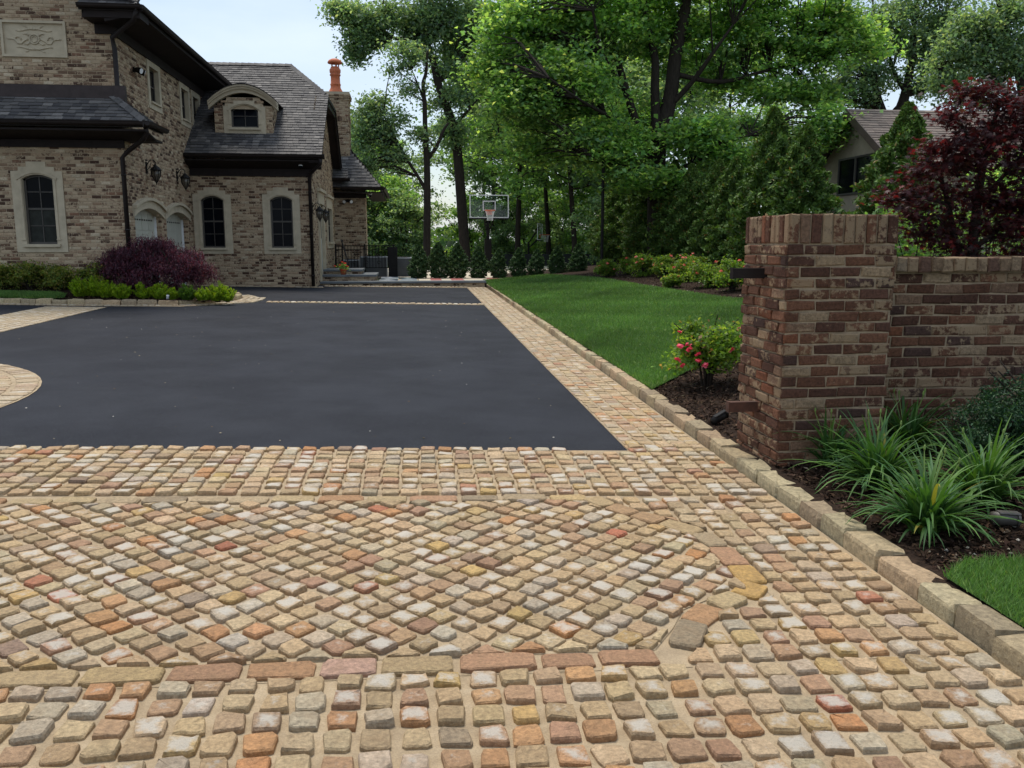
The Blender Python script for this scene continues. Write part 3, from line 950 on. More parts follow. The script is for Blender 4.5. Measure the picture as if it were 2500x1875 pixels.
# ---- B: the long side wall with the two garage doors
doors = [(20.42, 22.56), (22.94, 25.12)]
bwins = [(22.22, 22.98, 4.90, 5.72), (25.12, 25.86, 4.90, 5.72), (26.40, 27.1, 4.90, 5.70)]
holesB = [(a, b, 0.0, 2.24) for a, b in doors] + [(a + .14 * (b-a), b - .14 * (b-a), 2.24, 2.38) for a, b in doors]
holesB += [(a - .16, b + .16, c - .16, d + .2) for a, b, c, d in bwins]
wB = brick_wall(PBw, AY + .008, 30.5, .0, 6.10, holes=holesB, label='brick side wall above two arched garage doors')
for (a, b), lbl in zip(doors, ('nearer arched garage door', 'farther arched garage door')):
    d = MB()
    d.pbox(PBw, a - .02, b + .02, .2, 2.5, -.24, -.18)
    dr = d.build('garage_door', MAT['garage'], house); dr['label'] = lbl
    for k in range(4):                                        # raised door boards
        for j in range(4):
            ua = a + .06 + (b - a - .12) * j / 4
            MB().pbox(PBw, ua + .02, ua + (b - a - .12) / 4 - .02, .30 + k * .52, .30 + k * .52 + .46, -.181, -.170).build('panel', MAT['garage'], dr)
    MB().pbox(PBw, a - .02, a + .04, .2, 2.35, -.18, -.13).build('jamb', MAT['white'], dr)
    MB().pbox(PBw, b - .04, b + .02, .2, 2.35, -.18, -.13).build('jamb', MAT['white'], dr)
    rows_ = MB()
    for k in range(9):
        u = a + .35 + (b - a - .7) * k / 8
        rows_.pbox(PBw, u, u + .09, 2.08, 2.115, -.170, -.164)
        rows_.pbox(PBw, u, u + .09, 1.22, 1.255, -.170, -.164)
    rows_.build('vent_slot', MAT['gutter'], dr)
    # brick reveals
    for u, sgn in ((a, 1), (b, -1)):
        pl = Plane((BX, u, 0), (-1, 0, 0), (0, sgn, 0))
        rv = MB().add([pl(0, .2), pl(.18, .2), pl(.18, 2.5), pl(0, 2.5)], [(0, 1, 2, 3)]).build('door_reveal', MAT['mortar'], house)
        P = Pieces()
        brick_rows(P, pl, 0, .18, .2, 2.46, L=.198, H=.0738, joint=.013, colf=house_col, alphaf=ha, jit=.0025)
        P.finish(rv, 'brick', MAT['brick'])
    hd = MB(); N = 16                                          # stone arch over the door
    A0, A1 = a - .14, b + .14
    for i in range(N):
        p, q = A0 + (A1 - A0) * i / N, A0 + (A1 - A0) * (i + 1) / N
        f = lambda u: arch_z(u, A0, A1, 2.20, .22)
        hd.hexa([PBw(p, f(p) - .06, -.18), PBw(q, f(q) - .06, -.18), PBw(q, f(q) + .12, -.18), PBw(p, f(p) + .12, -.18),
                 PBw(p, f(p) - .06, .05), PBw(q, f(q) - .06, .05), PBw(q, f(q) + .12, .05), PBw(p, f(p) + .12, .05)])
        hd.hexa([PBw(p, f(p) + .12, -.1), PBw(q, f(q) + .12, -.1), PBw(q, f(q) + .19, -.1), PBw(p, f(p) + .19, -.1),
                 PBw(p, f(p) + .12, .11), PBw(q, f(q) + .12, .11), PBw(q, f(q) + .19, .11), PBw(p, f(p) + .19, .11)])
    hd.build('door_arch', MAT['limestone'], house)
for (a, b, c, d) in bwins:
    fr = MB()
    dp = .10
    for (p, q, r, s_) in ((a, a+.04, c, d), (b-.04, b, c, d), (a+.04, b-.04, c, c+.05), (a+.04, b-.04, d-.04, d), (a+.04, b-.04, (c+d)/2-.015, (c+d)/2+.015)):
        fr.pbox(PBw, p, q, r, s_, -dp - .03, -dp + .02)
    w = fr.build('window', MAT['frame'], house)
    for (p, q) in ((c + .05, (c+d)/2 - .015), ((c+d)/2 + .015, d - .04)):
        MB().quad(PBw(a + .04, p, -dp), PBw(b - .04, p, -dp), PBw(b - .04, q, -dp), PBw(a + .04, q, -dp)).build('pane', MAT['glass'], w)
    s = MB()
    s.pbox(PBw, a - .16, a, c - .16, d + .2, -.13, .03); s.pbox(PBw, b, b + .16, c - .16, d + .2, -.13, .03)
    s.pbox(PBw, a, b, d, d + .2, -.13, .03); s.pbox(PBw, a, b, c - .16, c, -.13, .03)
    s.build('surround', MAT['limestone'], w)
    MB().pbox(PBw, a - .03, b + .03, c - .03, c + .012, .031, .07).build('sill', MAT['limestone'], w)

# ---- C: the wing facing the drive
cw = [(-5.89, -5.265, 1.415, 2.755, .12), (-3.98, -3.36, 1.41, 2.765, .11)]
wC = brick_wall(PC, BX + .008, DX, .0, 3.78, holes=[hole_of(*w) for w in cw], label='brick wing wall with two arched windows')
for w in cw:
    arch_window(PC, *w, steps=((.0, .16), (.28, .26), (.60, .355)))
# ---- D: gable side of the wing
dd, dwn = (27.1, 28.3, .7, 2.75), (29.75, 31.35, 1.58, 2.72)
def d_top(y): return min(6.0, 3.85 + (y - 25.2) * .86, 3.85 + (32.8 - y) * .86)
wD = brick_wall(PD, CY + .008, EY - .2, .0, 3.78, holes=[(dd[0]-.25, dd[1]+.25, 0, dd[3]+.35), (dwn[0]-.22, dwn[1]+.22, dwn[2]-.2, dwn[3]+.35)],
                label='brick gable end over the side door')
gD = MB().add([PD(y, 3.78) if k < 2 else PD(y, z) for k, (y, z) in enumerate(((CY, 3.78), (EY - .2, 3.78), (30.3, 6.0), (27.75, 6.0)))], [(0, 1, 2, 3)]).build('gable', MAT['mortar'], house)
P = Pieces()
brick_rows(P, PD, CY, EY - .2, 3.78, 6.0, L=.198, H=.0738, joint=.013, colf=house_col, alphaf=ha, top=d_top, jit=.0025)
P.finish(gD, 'brick', MAT['brick'])
m = MB(); m.pbox(PD, dd[0], dd[1], dd[2], dd[3], -.10, -.04)
sd = tag(m.build('side_door', MAT['garage'], house), 'pale painted side door above the steps')
MB().pbox(PD, dd[0] + .2, dd[1] - .2, 1.7, 2.55, -.039, -.03).build('pane', MAT['glass'], sd)
MB().pbox(PD, dd[0] + .08, dd[0] + .14, 1.55, 1.75, -.035, .03).build('handle', MAT['iron'], sd)
s = MB()
s.pbox(PD, dd[0]-.25, dd[0], .3, dd[3]+.35, -.1, .05); s.pbox(PD, dd[1], dd[1]+.25, .3, dd[3]+.35, -.1, .05); s.pbox(PD, dd[0], dd[1], dd[3], dd[3]+.35, -.1, .05)
s.pbox(PD, dd[0], dd[1], .3, dd[2], -.1, .02); s.pbox(PD, dd[0]-.3, dd[1]+.3, dd[3]+.35, dd[3]+.44, -.1, .12)
s.build('surround', MAT['limestone'], sd)
fr = MB(); a, b, c, d = dwn
for (p, q, r, s_) in ((a, a+.05, c, d), (b-.05, b, c, d), (a+.05, b-.05, c, c+.05), (a+.05, b-.05, d-.05, d), (a+.05, b-.05, (c+d)/2-.02, (c+d)/2+.02), ((a+b)/2-.02, (a+b)/2+.02, c+.05, (c+d)/2-.02), ((a+b)/2-.02, (a+b)/2+.02, (c+d)/2+.02, d-.05)):
    fr.pbox(PD, p, q, r, s_, -.1, -.05)
w = fr.build('window', MAT['frame'], house)
for (ua, ub) in ((a+.05, (a+b)/2-.02), ((a+b)/2+.02, b-.05)):
    for (p, q) in ((c+.05, (c+d)/2-.02), ((c+d)/2+.02, d-.05)):
        MB().quad(PD(ua, p, -.08), PD(ub, p, -.08), PD(ub, q, -.08), PD(ua, q, -.08)).build('pane', MAT['glass'], w)
s = MB()
s.pbox(PD, a-.22, a, c-.2, d+.35, -.1, .04); s.pbox(PD, b, b+.22, c-.2, d+.35, -.1, .04); s.pbox(PD, a, b, d, d+.35, -.1, .04); s.pbox(PD, a, b, c-.2, c, -.1, .04)
s.pbox(PD, a-.28, b+.28, d+.35, d+.43, -.1, .10)
s.build('surround', MAT['limestone'], w)
MB().pbox(PD, a-.05, b+.05, c-.05, c+.01, .041, .10).build('sill', MAT['limestone'], w)
# ---- E: the block behind
wE = brick_wall(PE, DX - 2, -1.65, .0, 3.56, label='brick rear block beside the railing')
PE2 = Plane((-1.65, 0, 0), (0, 1, 0), (1, 0, 0))
MB().quad(PE2(EY, 0), PE2(33.5, 0), PE2(33.5, 3.4), PE2(EY, 3.4)).build('rear_side_wall', MAT['mortar'], house)

# ---- roofs
SH = [((.072,.068,.068),30), ((.092,.086,.083),30), ((.115,.107,.102),22), ((.055,.052,.054),14), ((.165,.152,.142),7)]
def sh_col():
    c = rng.choices([a for a, b in SH], [b for a, b in SH])[0]; k = rng.uniform(.88, 1.12)
    return [v * k for v in c]
def roof_slope(name, o, ud, vd, length, span, w=.17, e=.145, label=None, n=300, thick=.05):
    """o: eave origin, ud along the eave, vd up the slope; span(v) -> (u0, u1); base sheet plus lapped shingles"""
    o, ud, vd = np.array(o, float), np.array(ud, float), np.array(vd, float)
    ud /= np.linalg.norm(ud); vd /= np.linalg.norm(vd)
    nn = np.cross(ud, vd); nn /= np.linalg.norm(nn)
    if nn[2] < 0: nn = -nn
    at = lambda u, v, d=0.0: o + ud * u + vd * v + nn * d
    K = 8
    top_ = [(span(length * k / K), length * k / K) for k in range(K + 1)]
    m = MB()
    for ((a0, a1), va), ((b0, b1), vb) in zip(top_, top_[1:]):
        m.hexa([at(a0, va, -thick), at(a1, va, -thick), at(b1, vb, -thick), at(b0, vb, -thick), at(a0, va), at(a1, va), at(b1, vb), at(b0, vb)])
    base = m.build(name, MAT['soffit'], house)
    if label: base['label'] = label
    P = Pieces(); r = 0; v = 0.0
    while v < length - .02:
        u0, u1 = span(min(v + e * .5, length))
        u = u0 - rng.uniform(0, w)
        ve = min(v + e * 1.12, length)
        while u < u1 - .01:
            ww = w * rng.uniform(.75, 1.25)
            a, b = max(u, u0) + .003, min(u + ww, u1) - .003
            u += ww
            if b - a < .02: continue
            t = rng.uniform(.020, .030); dv = rng.uniform(-.010, .010)
            lo = v + dv
            V = [at(a, lo, .002), at(b, lo, .002), at(b, lo, t), at(a, lo, t), at(a, ve, .001), at(b, ve, .001), at(b, ve, .005), at(a, ve, .005)]
            P.add(V, [(0,1,2,3),(3,2,6,7),(0,3,7,4),(1,5,6,2)], [(*sh_col(), 1)] * 8)
        v += e; r += 1
    P.finish(base, 'shingle', MAT['shingle'], n=n)
    return base
# C roof
eY, eZ, rY, rZ = 25.08, 3.98, 29.3, 7.14
Ls = math.hypot(rY - eY, rZ - eZ); sl = (rZ - eZ) / (rY - eY)
RX = -2.52
def spanC(v):
    z = eZ + v / Ls * (rZ - eZ)
    left = BX if z < 6.3 else -7.2
    right = RX + .09 if z < 6.05 else RX + .09 + (-3.70 - RX - .09) * (z - 6.05) / (rZ - 6.05)
    return (left, right)
roof_slope('roof', (0, eY, eZ), (1, 0, 0), (0, rY - eY, rZ - eZ), Ls, spanC, label='steep slate roof of the wing')
cl0, cl1 = 27.85, 30.75
def spanJ(v):
    t = v / math.hypot(1.18, 1.09)
    return (cl0 + (rY - cl0) * t, cl1 + (rY - cl1) * t)
roof_slope('hip_end', (RX, 0, 6.05), (0, 1, 0), (-1.18, 0, 1.09), math.hypot(1.18, 1.09), spanJ)
MB().hexa([(-7.2, rY, rZ - .06), (-3.7, rY, rZ - .06), (RX, 33.3, 4.02 - .08), (-7.2, 33.3, 4.02 - .08),
           (-7.2, rY, rZ + .01), (-3.7, rY, rZ + .01), (RX, 33.3, 4.02 - .01), (-7.2, 33.3, 4.02 - .01)]).build('rear_slope', MAT['soffit'], house)
caps = MB()
def caps_line(p, q, n, parent_name='ridge_cap'):
    p, q = np.array(p, float), np.array(q, float)
    d = (q - p) / n; t = d / np.linalg.norm(d)
    s_ = np.cross(t, (0, 0, 1)); s_ /= np.linalg.norm(s_)
    P = Pieces()
    for i in range(n):
        a, b = p + d * i, p + d * (i + 1.08)
        V = [a - s_*.11 + (0,0,-.05), a + (0,0,.045), a + s_*.11 + (0,0,-.05), b - s_*.11 + (0,0,-.06), b + (0,0,.03), b + s_*.11 + (0,0,-.06)]
        P.add(V, [(0,1,4,3),(1,2,5,4),(0,2,1)], [(*sh_col(), 1)] * 6)
    return P
for (p, q, n) in (((-6.4, rY, rZ + .03), (-3.7, rY, rZ + .03), 14), ((-3.7, rY, rZ + .03), (RX, cl0, 6.08), 9), ((-3.7, rY, rZ + .03), (RX, cl1, 6.08), 9)):
    caps_line(p, q, n).finish(house, 'ridge_cap', MAT['shingle'])
# rake boards of the gable
def board(pts, w0, w1, name='rake_board', mat=None, x0=None, x1=None):
    m = MB()
    for p, q in zip(pts, pts[1:]):
        m.hexa([(x0, p[0], p[1] - w0), (x1, p[0], p[1] - w0), (x1, q[0], q[1] - w0), (x0, q[0], q[1] - w0),
                (x0, p[0], p[1] + w1), (x1, p[0], p[1] + w1), (x1, q[0], q[1] + w1), (x0, q[0], q[1] + w1)])
    return m.build(name, mat or MAT['gutter'], house)
rk = [(eY, eZ - .06), (cl0, 5.98), (cl1, 5.98), (32.95, 3.98)]
board(rk, .22, .02, x0=RX - .02, x1=RX + .03)
board(rk, .06, .03, 'rake_trim', x0=RX + .03, x1=RX + .07)
board([(a, b - .12) for a, b in rk], .03, .0, 'rake_soffit', MAT['soffit'], DX - .01, RX - .02)
# eaves and gutters
def gutter(name, pts, parent=house, r=.062, fas=.085, side=(0, 1, 0)):
    """half round gutter on a fascia along a polyline"""
    m = MB()
    for p, q in zip(pts, pts[1:]):
        p, q = np.array(p, float), np.array(q, float)
        t = (q - p) / np.linalg.norm(q - p); s_ = np.cross(t, (0, 0, 1))
        K = 7
        ring_ = [(-math.cos(math.pi * k / K) * r, -math.sin(math.pi * k / K) * r) for k in range(K + 1)]
        ring_ = [(-r - .012, .02)] + ring_ + [(r + .012, .02)]
        V = [p + s_*a + np.array([0,0,b]) for a, b in ring_] + [q + s_*a + np.array([0,0,b]) for a, b in ring_]
        L_ = len(ring_)
        m.add(V, [(i, i+1, L_+i+1, L_+i) for i in range(L_-1)] + [tuple(range(L_-1, -1, -1)), tuple(range(L_, 2*L_))])
        m.hexa([p + s_*(-r-.03) + (0,0,-fas), q + s_*(-r-.03) + (0,0,-fas), q + s_*(-r-.005) + (0,0,-fas), p + s_*(-r-.005) + (0,0,-fas),
                p + s_*(-r-.03) + (0,0,.05), q + s_*(-r-.03) + (0,0,.05), q + s_*(-r-.005) + (0,0,.05), p + s_*(-r-.005) + (0,0,.05)])
    return m.build(name, MAT['gutter'], parent)
gutter('gutter', [(BX + .02, 25.0, 3.95), (RX + .16, 25.0, 3.95)])
m = MB().hexa([(BX, 25.06, 3.80), (RX + .02, 25.06, 3.80), (RX + .02, CY - .02, 3.62), (BX, CY - .02, 3.62), (BX, 25.06, 3.84), (RX + .02, 25.06, 3.84), (RX + .02, CY - .02, 3.70), (BX, CY - .02, 3.70)])
m.pbox(PC, BX, DX + .03, 3.42, 3.70, .012, .05)
m.build('soffit', MAT['soffit'], house)
def downspout(pts, r=.05):
    m = MB(); m.tube(pts, r, 10)
    for p, q in zip(pts, pts[1:]):
        L_ = abs(q[2] - p[2])
        if L_ > 1.2:
            for f in (.12, .5, .88):
                z = p[2] + (q[2] - p[2]) * f
                m.lathe((p[0] + (q[0]-p[0])*f, p[1] + (q[1]-p[1])*f, z - .02), [(r + .008, 0), (r + .008, .04)], 10)
    return m.build('downspout', MAT['gutter'], house, True)
downspout([(RX + .06, 25.0, 3.86), (RX + .05, 25.02, 3.74), (DX + .0, 25.42, 3.50), (DX - .05, 25.50, 3.36), (DX - .05, 25.51, .26)])

# B roof: long eave over the side wall and the hip at its front
eBX, eBZ = -5.5, 6.36
def spanB(v): return (19.35 + 0, 28.3)
roof_slope('roof', (eBX, 0, eBZ), (0, 1, 0), (-1, 0, .92), 5.4, spanB, label='upper slate roof over the side wall')
gutter('gutter', [(eBX + .08, 19.28, eBZ - .02), (eBX + .08, 28.3, eBZ - .02)])
gutter('gutter', [(-6.65, 19.30, eBZ - .02), (eBX + .10, 19.30, eBZ - .02)])
m = MB()
m.hexa([(eBX + .02, 19.42, 6.20), (eBX + .02, 28.3, 6.20), (BX - .02, 28.3, 6.05), (BX - .02, 19.42, 6.05), (eBX + .02, 19.42, 6.26), (eBX + .02, 28.3, 6.26), (BX - .02, 28.3, 6.12), (BX - .02, 19.42, 6.12)])
m.box(-6.6, eBX + .04, 19.40, AY - .0, 6.12, 6.30)
m.box(-6.6, -6.57, 19.40, AY, 6.20, 6.36)
m.box(BX + .012, BX + .06, AY - .04, 28.2, 5.86, 6.06)
m.box(-6.55, BX + .05, AY - .06, AY - .012, 5.92, 6.15)
m.box(eBX - .05, eBX + .0, 28.26, 28.32, 6.1, 6.5)
m.build('soffit', MAT['soffit'], house)
# cornice return roof and raking verge of the front gable
roof_slope('return_roof', (0, 19.33, eBZ), (1, 0, 0), (0, .66, .5), .82, lambda v: (-6.66 + .1 * v, eBX))
vb = MB()
for (a, b, mt) in ((0.0, 5.4, None),):
    p, q = np.array([eBX, 19.35, eBZ]), np.array([eBX - 5, 19.35, eBZ + 4.6])
    for (y0, y1, d0, d1) in ((19.33, 19.40, -.30, -.0), (19.40, 20.0, -.14, -.08)):
        vb.hexa([(p[0]-.55, y0, p[2]+.5+d0), (p[0]-.55, y1, p[2]+.5+d0), (q[0], y1, q[2]+d0), (q[0], y0, q[2]+d0),
                 (p[0]-.55, y0, p[2]+.5+d1), (p[0]-.55, y1, p[2]+.5+d1), (q[0], y1, q[2]+d1), (q[0], y0, q[2]+d1)])
vb.build('verge_board', simple('verge_paint', (.10, .065, .052), .6), house)
# downspout at the front corner, in two runs
downspout([(eBX - .02, 19.36, 6.28), (eBX - .1, 19.45, 6.10), (BX - .06, AY - .05, 5.85), (BX - .02, AY - .06, 5.6), (BX - .02, AY - .06, 4.62), (BX + .10, AY - .14, 4.40), (-5.52, 19.42, 4.08)])
downspout([(-5.50, 19.40, 3.98), (-5.48, 19.42, 3.84), (-5.62, 19.60, 3.72), (-6.02, 19.90, 3.52), (BX - .02, AY - .06, 3.38), (BX - .02, AY - .06, .3)])
# skirt roof between the storeys
sk_e, sk_z0, sk_z1 = 19.28, 4.06, 4.66
Lk = math.hypot(AY - sk_e, sk_z1 - sk_z0)
roof_slope('skirt_roof', (0, sk_e, sk_z0), (1, 0, 0), (0, AY - sk_e, sk_z1 - sk_z0), Lk, lambda v: (-10.6, -5.46 - .90 * v / Lk * 1.0), w=.2, e=.125, label='low slate skirt roof between the storeys')
roof_slope('skirt_return', (-5.46, 0, sk_z0), (0, 1, 0), (-.69, 0, .52), .86, lambda v: (sk_e + .62 * v, AY + .55), w=.2, e=.125)
caps_line((-5.46, sk_e, sk_z0 + .03), (-6.30, AY, sk_z1 + .05), 6).finish(house, 'hip_cap', MAT['shingle'])
MB().box(-10.6, -6.22, AY - .10, AY - .012, sk_z1 - .06, sk_z1 + .20).box(-6.22, -6.0, AY - .14, AY - .012, sk_z1 - .25, sk_z1 + .20).build('flashing', simple('copper_flashing', (.045, .033, .031), .55, spec=.2), house)
gutter('gutter', [(-10.6, sk_e - .08, 4.02), (-5.38, sk_e - .08, 4.02)])
gutter('gutter', [(-5.38, sk_e - .15, 4.02), (-5.38, AY + .55, 4.02)])
MB().hexa([(-10.6, sk_e, 3.86), (-5.46, sk_e, 3.86), (-5.46, AY, 3.74), (-10.6, AY, 3.74), (-10.6, sk_e, 3.90), (-5.46, sk_e, 3.90), (-5.46, AY, 3.78), (-10.6, AY, 3.78)]).box(BX, -5.46, AY, AY + .5, 3.74, 3.78).pbox(PA, -10.6, BX + .03, 3.58, 3.74, .012, .06).build('soffit', MAT['soffit'], house)

# E roof, hipped, and the chimney
eE = 32.28
def spanE(v):
    return (-8.0, -1.03 - .67 * v)
roof_slope('rear_roof', (0, eE, 3.56), (1, 0, 0), (0, .62, .78), 4.2, spanE, label='hipped slate roof of the rear block')
roof_slope('rear_hip', (-1.03, 0, 3.56), (0, 1, 0), (-.62, 0, .78), 4.2, lambda v: (eE + .67 * v, 40 - .67 * v))
gutter('gutter', [(-2.5, eE - .08, 3.54), (-.95, eE - .08, 3.54)])
gutter('gutter', [(-.95, eE - .1, 3.54), (-.95, 39, 3.54)])
MB().box(-2.79, -1.03, eE, EY, 3.36, 3.40).box(-1.65, -1.03, EY, 39, 3.36, 3.40).box(-2.79, -1.62, EY - .05, EY - .012, 3.2, 3.36).build('soffit', MAT['soffit'], house)
# small return roof at the foot of the rear rake
roof_slope('return_roof', (0, 32.15, 3.86), (1, 0, 0), (0, .6, .5), .8, lambda v: (DX, -2.2 - .1 * v))
gutter('gutter', [(DX, 32.08, 3.84), (-2.15, 32.08, 3.84)])
cx0, cx1, cy0, cy1 = -3.02, -2.20, 33.2, 34.0
ch = MB().box(cx0, cx1, cy0, cy1, 3.6, 7.0).build('chimney', MAT['mortar'], house)
P = Pieces()
pf = Plane((cx0, cy0, 0), (1, 0, 0), (0, -1, 0)); pr_ = Plane((cx1, cy0, 0), (0, 1, 0), (1, 0, 0))
for pl, W in ((pf, cx1 - cx0), (pr_, cy1 - cy0)):
    brick_rows(P, pl, 0, W, 4.6, 6.72, L=.198, H=.0738, joint=.013, colf=house_col, alphaf=ha, jit=.0025)
    for k, pr2 in enumerate((.03, .06, .075)):
        z = 6.72 + k * .0738
        for i in range(5):
            brick_piece(P, pl, W*i/5 - (pr2 if i == 0 else -.005), W*(i+1)/5 + (pr2 if i == 4 else -.005), z + .005, z + .068, pr2, house_col(), ha())
    for i in range(10):
        brick_piece(P, pl, W*i/10 + .006, W*(i+1)/10 - .006, 5.98, 6.15, .028, house_col(), ha())
P.finish(ch, 'brick', MAT['brick'])
MB().box(cx0 - .05, cx1 + .05, cy0 - .05, cy1 + .05, 6.93, 7.02).build('crown', MAT['limestone'], ch)
m = MB()
cc = ((cx0 + cx1) / 2 - .06, (cy0 + cy1) / 2, 7.0)
m.lathe(cc, [(.30, 0), (.30, .04), (.25, .10), (.185, .22), (.18, .30), (.195, .31), (.195, .35), (.175, .36), (.165, .62), (.195, .65), (.20, .69), (.17, .71), (.20, .76), (.205, .86), (.17, .90), (.15, .96)], 16)
for k in range(5):
    a = 2 * math.pi * k / 5
    m.tube([(cc[0] + .12*math.cos(a), cc[1] + .12*math.sin(a), cc[2] + .94), (cc[0] + .15*math.cos(a), cc[1] + .15*math.sin(a), cc[2] + 1.10)], .022, 6)
m.lathe(cc, [(.05, 1.05), (.26, 1.08), (.27, 1.12), (.22, 1.19), (.12, 1.24), (.01, 1.255)], 16)
tag(m.build('chimney_pot', MAT['terracotta'], ch, True), 'orange terracotta chimney pot with mushroom cap')

# dormer
dy, dz0, dxa, dxb = 25.95, 4.58, -5.46, -3.86
PDm = Plane((0, dy, 0), (1, 0, 0), (0, -1, 0))
dwin = (-5.0, -4.25, 4.78, 5.27, .14)
body = MB().box(dxa, dxb, dy + .13, 28.2, 4.3, 5.42).build('dormer', MAT['mortar'], house)
body['label'] = 'brick dormer under a curved stone hood'
P = Pieces()
hz = lambda u: 5.32 + .36 * (1 - ((u + 4.66) / .82) ** 2)
brick_rows(P, PDm, dxa, dxb, dz0, 5.62, L=.198, H=.0738, joint=.013, colf=house_col, alphaf=ha, holes=[(-5.22, -4.03, 4.58, 5.45)], top=hz, jit=.0025)
pds = Plane((dxb, dy, 0), (0, 1, 0), (1, 0, 0))
brick_rows(P, pds, 0.0, 1.3, dz0, 5.40, L=.198, H=.0738, joint=.013, colf=house_col, alphaf=ha, top=lambda u: 9, jit=.0025)
P.finish(body, 'brick', MAT['brick'])
MB().add([PDm(dxa, dz0), PDm(-5.2, dz0), PDm(-5.2, 5.4), PDm(dxa, 5.32)], [(0,1,2,3)]).add([PDm(-4.05, dz0), PDm(dxb, dz0), PDm(dxb, 5.32), PDm(-4.05, 5.4)], [(0,1,2,3)]).add([PDm(-5.2, 5.3, -.01), PDm(-4.05, 5.3, -.01), PDm(-4.2, 5.62, -.01), PDm(-5.1, 5.62, -.01)], [(0,1,2,3)]).build('dormer_face', MAT['mortar'], body)
arch_window(PDm, *dwin, side=.20, apron=.18, steps=((.0, .10), (.22, .16), (.5, .26)), rows=2, cols=2, meet=False, label='small arched dormer window', depth=.07)
hood = MB(); N = 20
H0, H1 = -5.60, -3.70
def hf(u): return 5.30 + .46 * (1 - ((u - (H0+H1)/2) / ((H1-H0)/2)) ** 2)
for i in range(N):
    a, b = H0 + (H1 - H0) * i / N, H0 + (H1 - H0) * (i + 1) / N
    for (lo, hi, d0, d1) in ((-.02, .08, -.1, .08), (.08, .14, -.1, .14), (.14, .19, -.1, .18)):
        hood.hexa([PDm(a, hf(a)+lo, d0), PDm(b, hf(b)+lo, d0), PDm(b, hf(b)+hi, d0), PDm(a, hf(a)+hi, d0),
                   PDm(a, hf(a)+lo, d1), PDm(b, hf(b)+lo, d1), PDm(b, hf(b)+hi, d1), PDm(a, hf(a)+hi, d1)])
hood.build('hood', MAT['limestone'], body)
rf = MB()
for i in range(N):
    a, b = H0 + (H1 - H0) * i / N, H0 + (H1 - H0) * (i + 1) / N
    rf.hexa([(a, dy - .20, hf(a)+.19), (b, dy - .20, hf(b)+.19), (b, 28.0, hf(b)+.19), (a, 28.0, hf(a)+.19),
             (a, dy - .20, hf(a)+.215), (b, dy - .20, hf(b)+.215), (b, 28.0, hf(b)+.215), (a, 28.0, hf(a)+.215)])
rf.build('dormer_roof', MAT['gutter'], body)
MB().box(dxa - .04, dxb + .04, dy - .06, dy + .1, dz0 - .06, dz0).build('dormer_sill', MAT['gutter'], body)

# ---- lanterns on the walls (each a thing of its own)
def lantern_parts(root):
    m = MB(); m.box(-.045, .045, -.02, .0, -.10, .22); m.lathe((0, -.015, .24), [(.03, 0), (.02, .03), (.005, .05)], 8)
    m.build('back_plate', MAT['iron'], root)
    m = MB()
    m.tube([(0, -.01, .10), (0, -.06, .2), (0, -.13, .27), (0, -.20, .265), (0, -.25, .21), (0, -.245, .14), (0, -.20, .12), (0, -.18, .15)], .013, 7)
    m.tube([(0, -.01, -.02), (0, -.05, .02), (0, -.10, .10), (0, -.14, .20)], .009, 6)
    m.tube([(0, -.06, .05), (0, -.10, .03), (0, -.11, .08), (0, -.08, .09)], .008, 6)
    m.build('scroll_arm', MAT['iron'], root, True)
    m = MB()
    m.lathe((0, -.25, .05), [(.012, .12), (.02, .09), (.05, .06), (.11, .01), (.14, -.03), (.15, -.05), (.13, -.06)], 12)
    m.lathe((0, -.25, -.0), [(.03, -.32), (.018, -.35), (.004, -.40)], 8)
    for k in range(8):
        a = 2 * math.pi * k / 8
        m.tube([(.135*math.cos(a), -.25 + .135*math.sin(a), -.01), (.125*math.cos(a), -.25 + .125*math.sin(a), -.14), (.03*math.cos(a), -.25 + .03*math.sin(a), -.32)], .008, 5)
    m.build('cage', MAT['iron'], root)
    m = MB(); m.lathe((0, -.25, 0), [(.115, -.02), (.112, -.13), (.06, -.25), (.02, -.31)], 12)
    m.build('glass', MAT['lampglass'], root, True)
def lantern(label, loc, rz, s=1.0):
    o = thing('wall_lantern', label, 'lantern', loc, 'lanterns on the house walls', world=False)
    o.rotation_euler = (0, 0, rz); o.scale = (s, s, s)
    lantern_parts(o)
    return o
for lbl, (px, py) in (('scrolled black wall lantern above the nearer garage door', (362, 428)), ('scrolled black wall lantern above the farther garage door', (436, 446))):
    p = atX(px, py, BX + .05)
    lantern(lbl, (BX + .012, p[1], p[2] + .12), math.pi / 2, .86)
for lbl, (px, py) in (('black wall lantern nearer the drive beside the side door', (775, 525)), ('black wall lantern between the side door and the window', (790, 530))):
    p = atX(px, py, DX + .15)
    lantern(lbl, (DX + .012, p[1], p[2] + .12), math.pi / 2, .8)
def cam_dome(label, loc, face):
    o = thing('security_camera', label, 'camera', loc, 'cameras under the eaves')
    x, y, z = loc
    MB().lathe((x, y, z), [(.06, .0), (.06, .05), (.03, .06)], 12).build('mount', MAT['white'], o)
    MB().lathe((x, y, z), [(.005, -.075), (.03, -.07), (.048, -.04), (.05, 0)], 12).build('dome', MAT['glass'], o, True)
cam_dome('white dome camera under the eave of the wing', (-3.05, 25.32, 3.70), 0)
cam_dome('white dome camera under the eave of the rear block', (-1.45, 32.55, 3.30), 0)
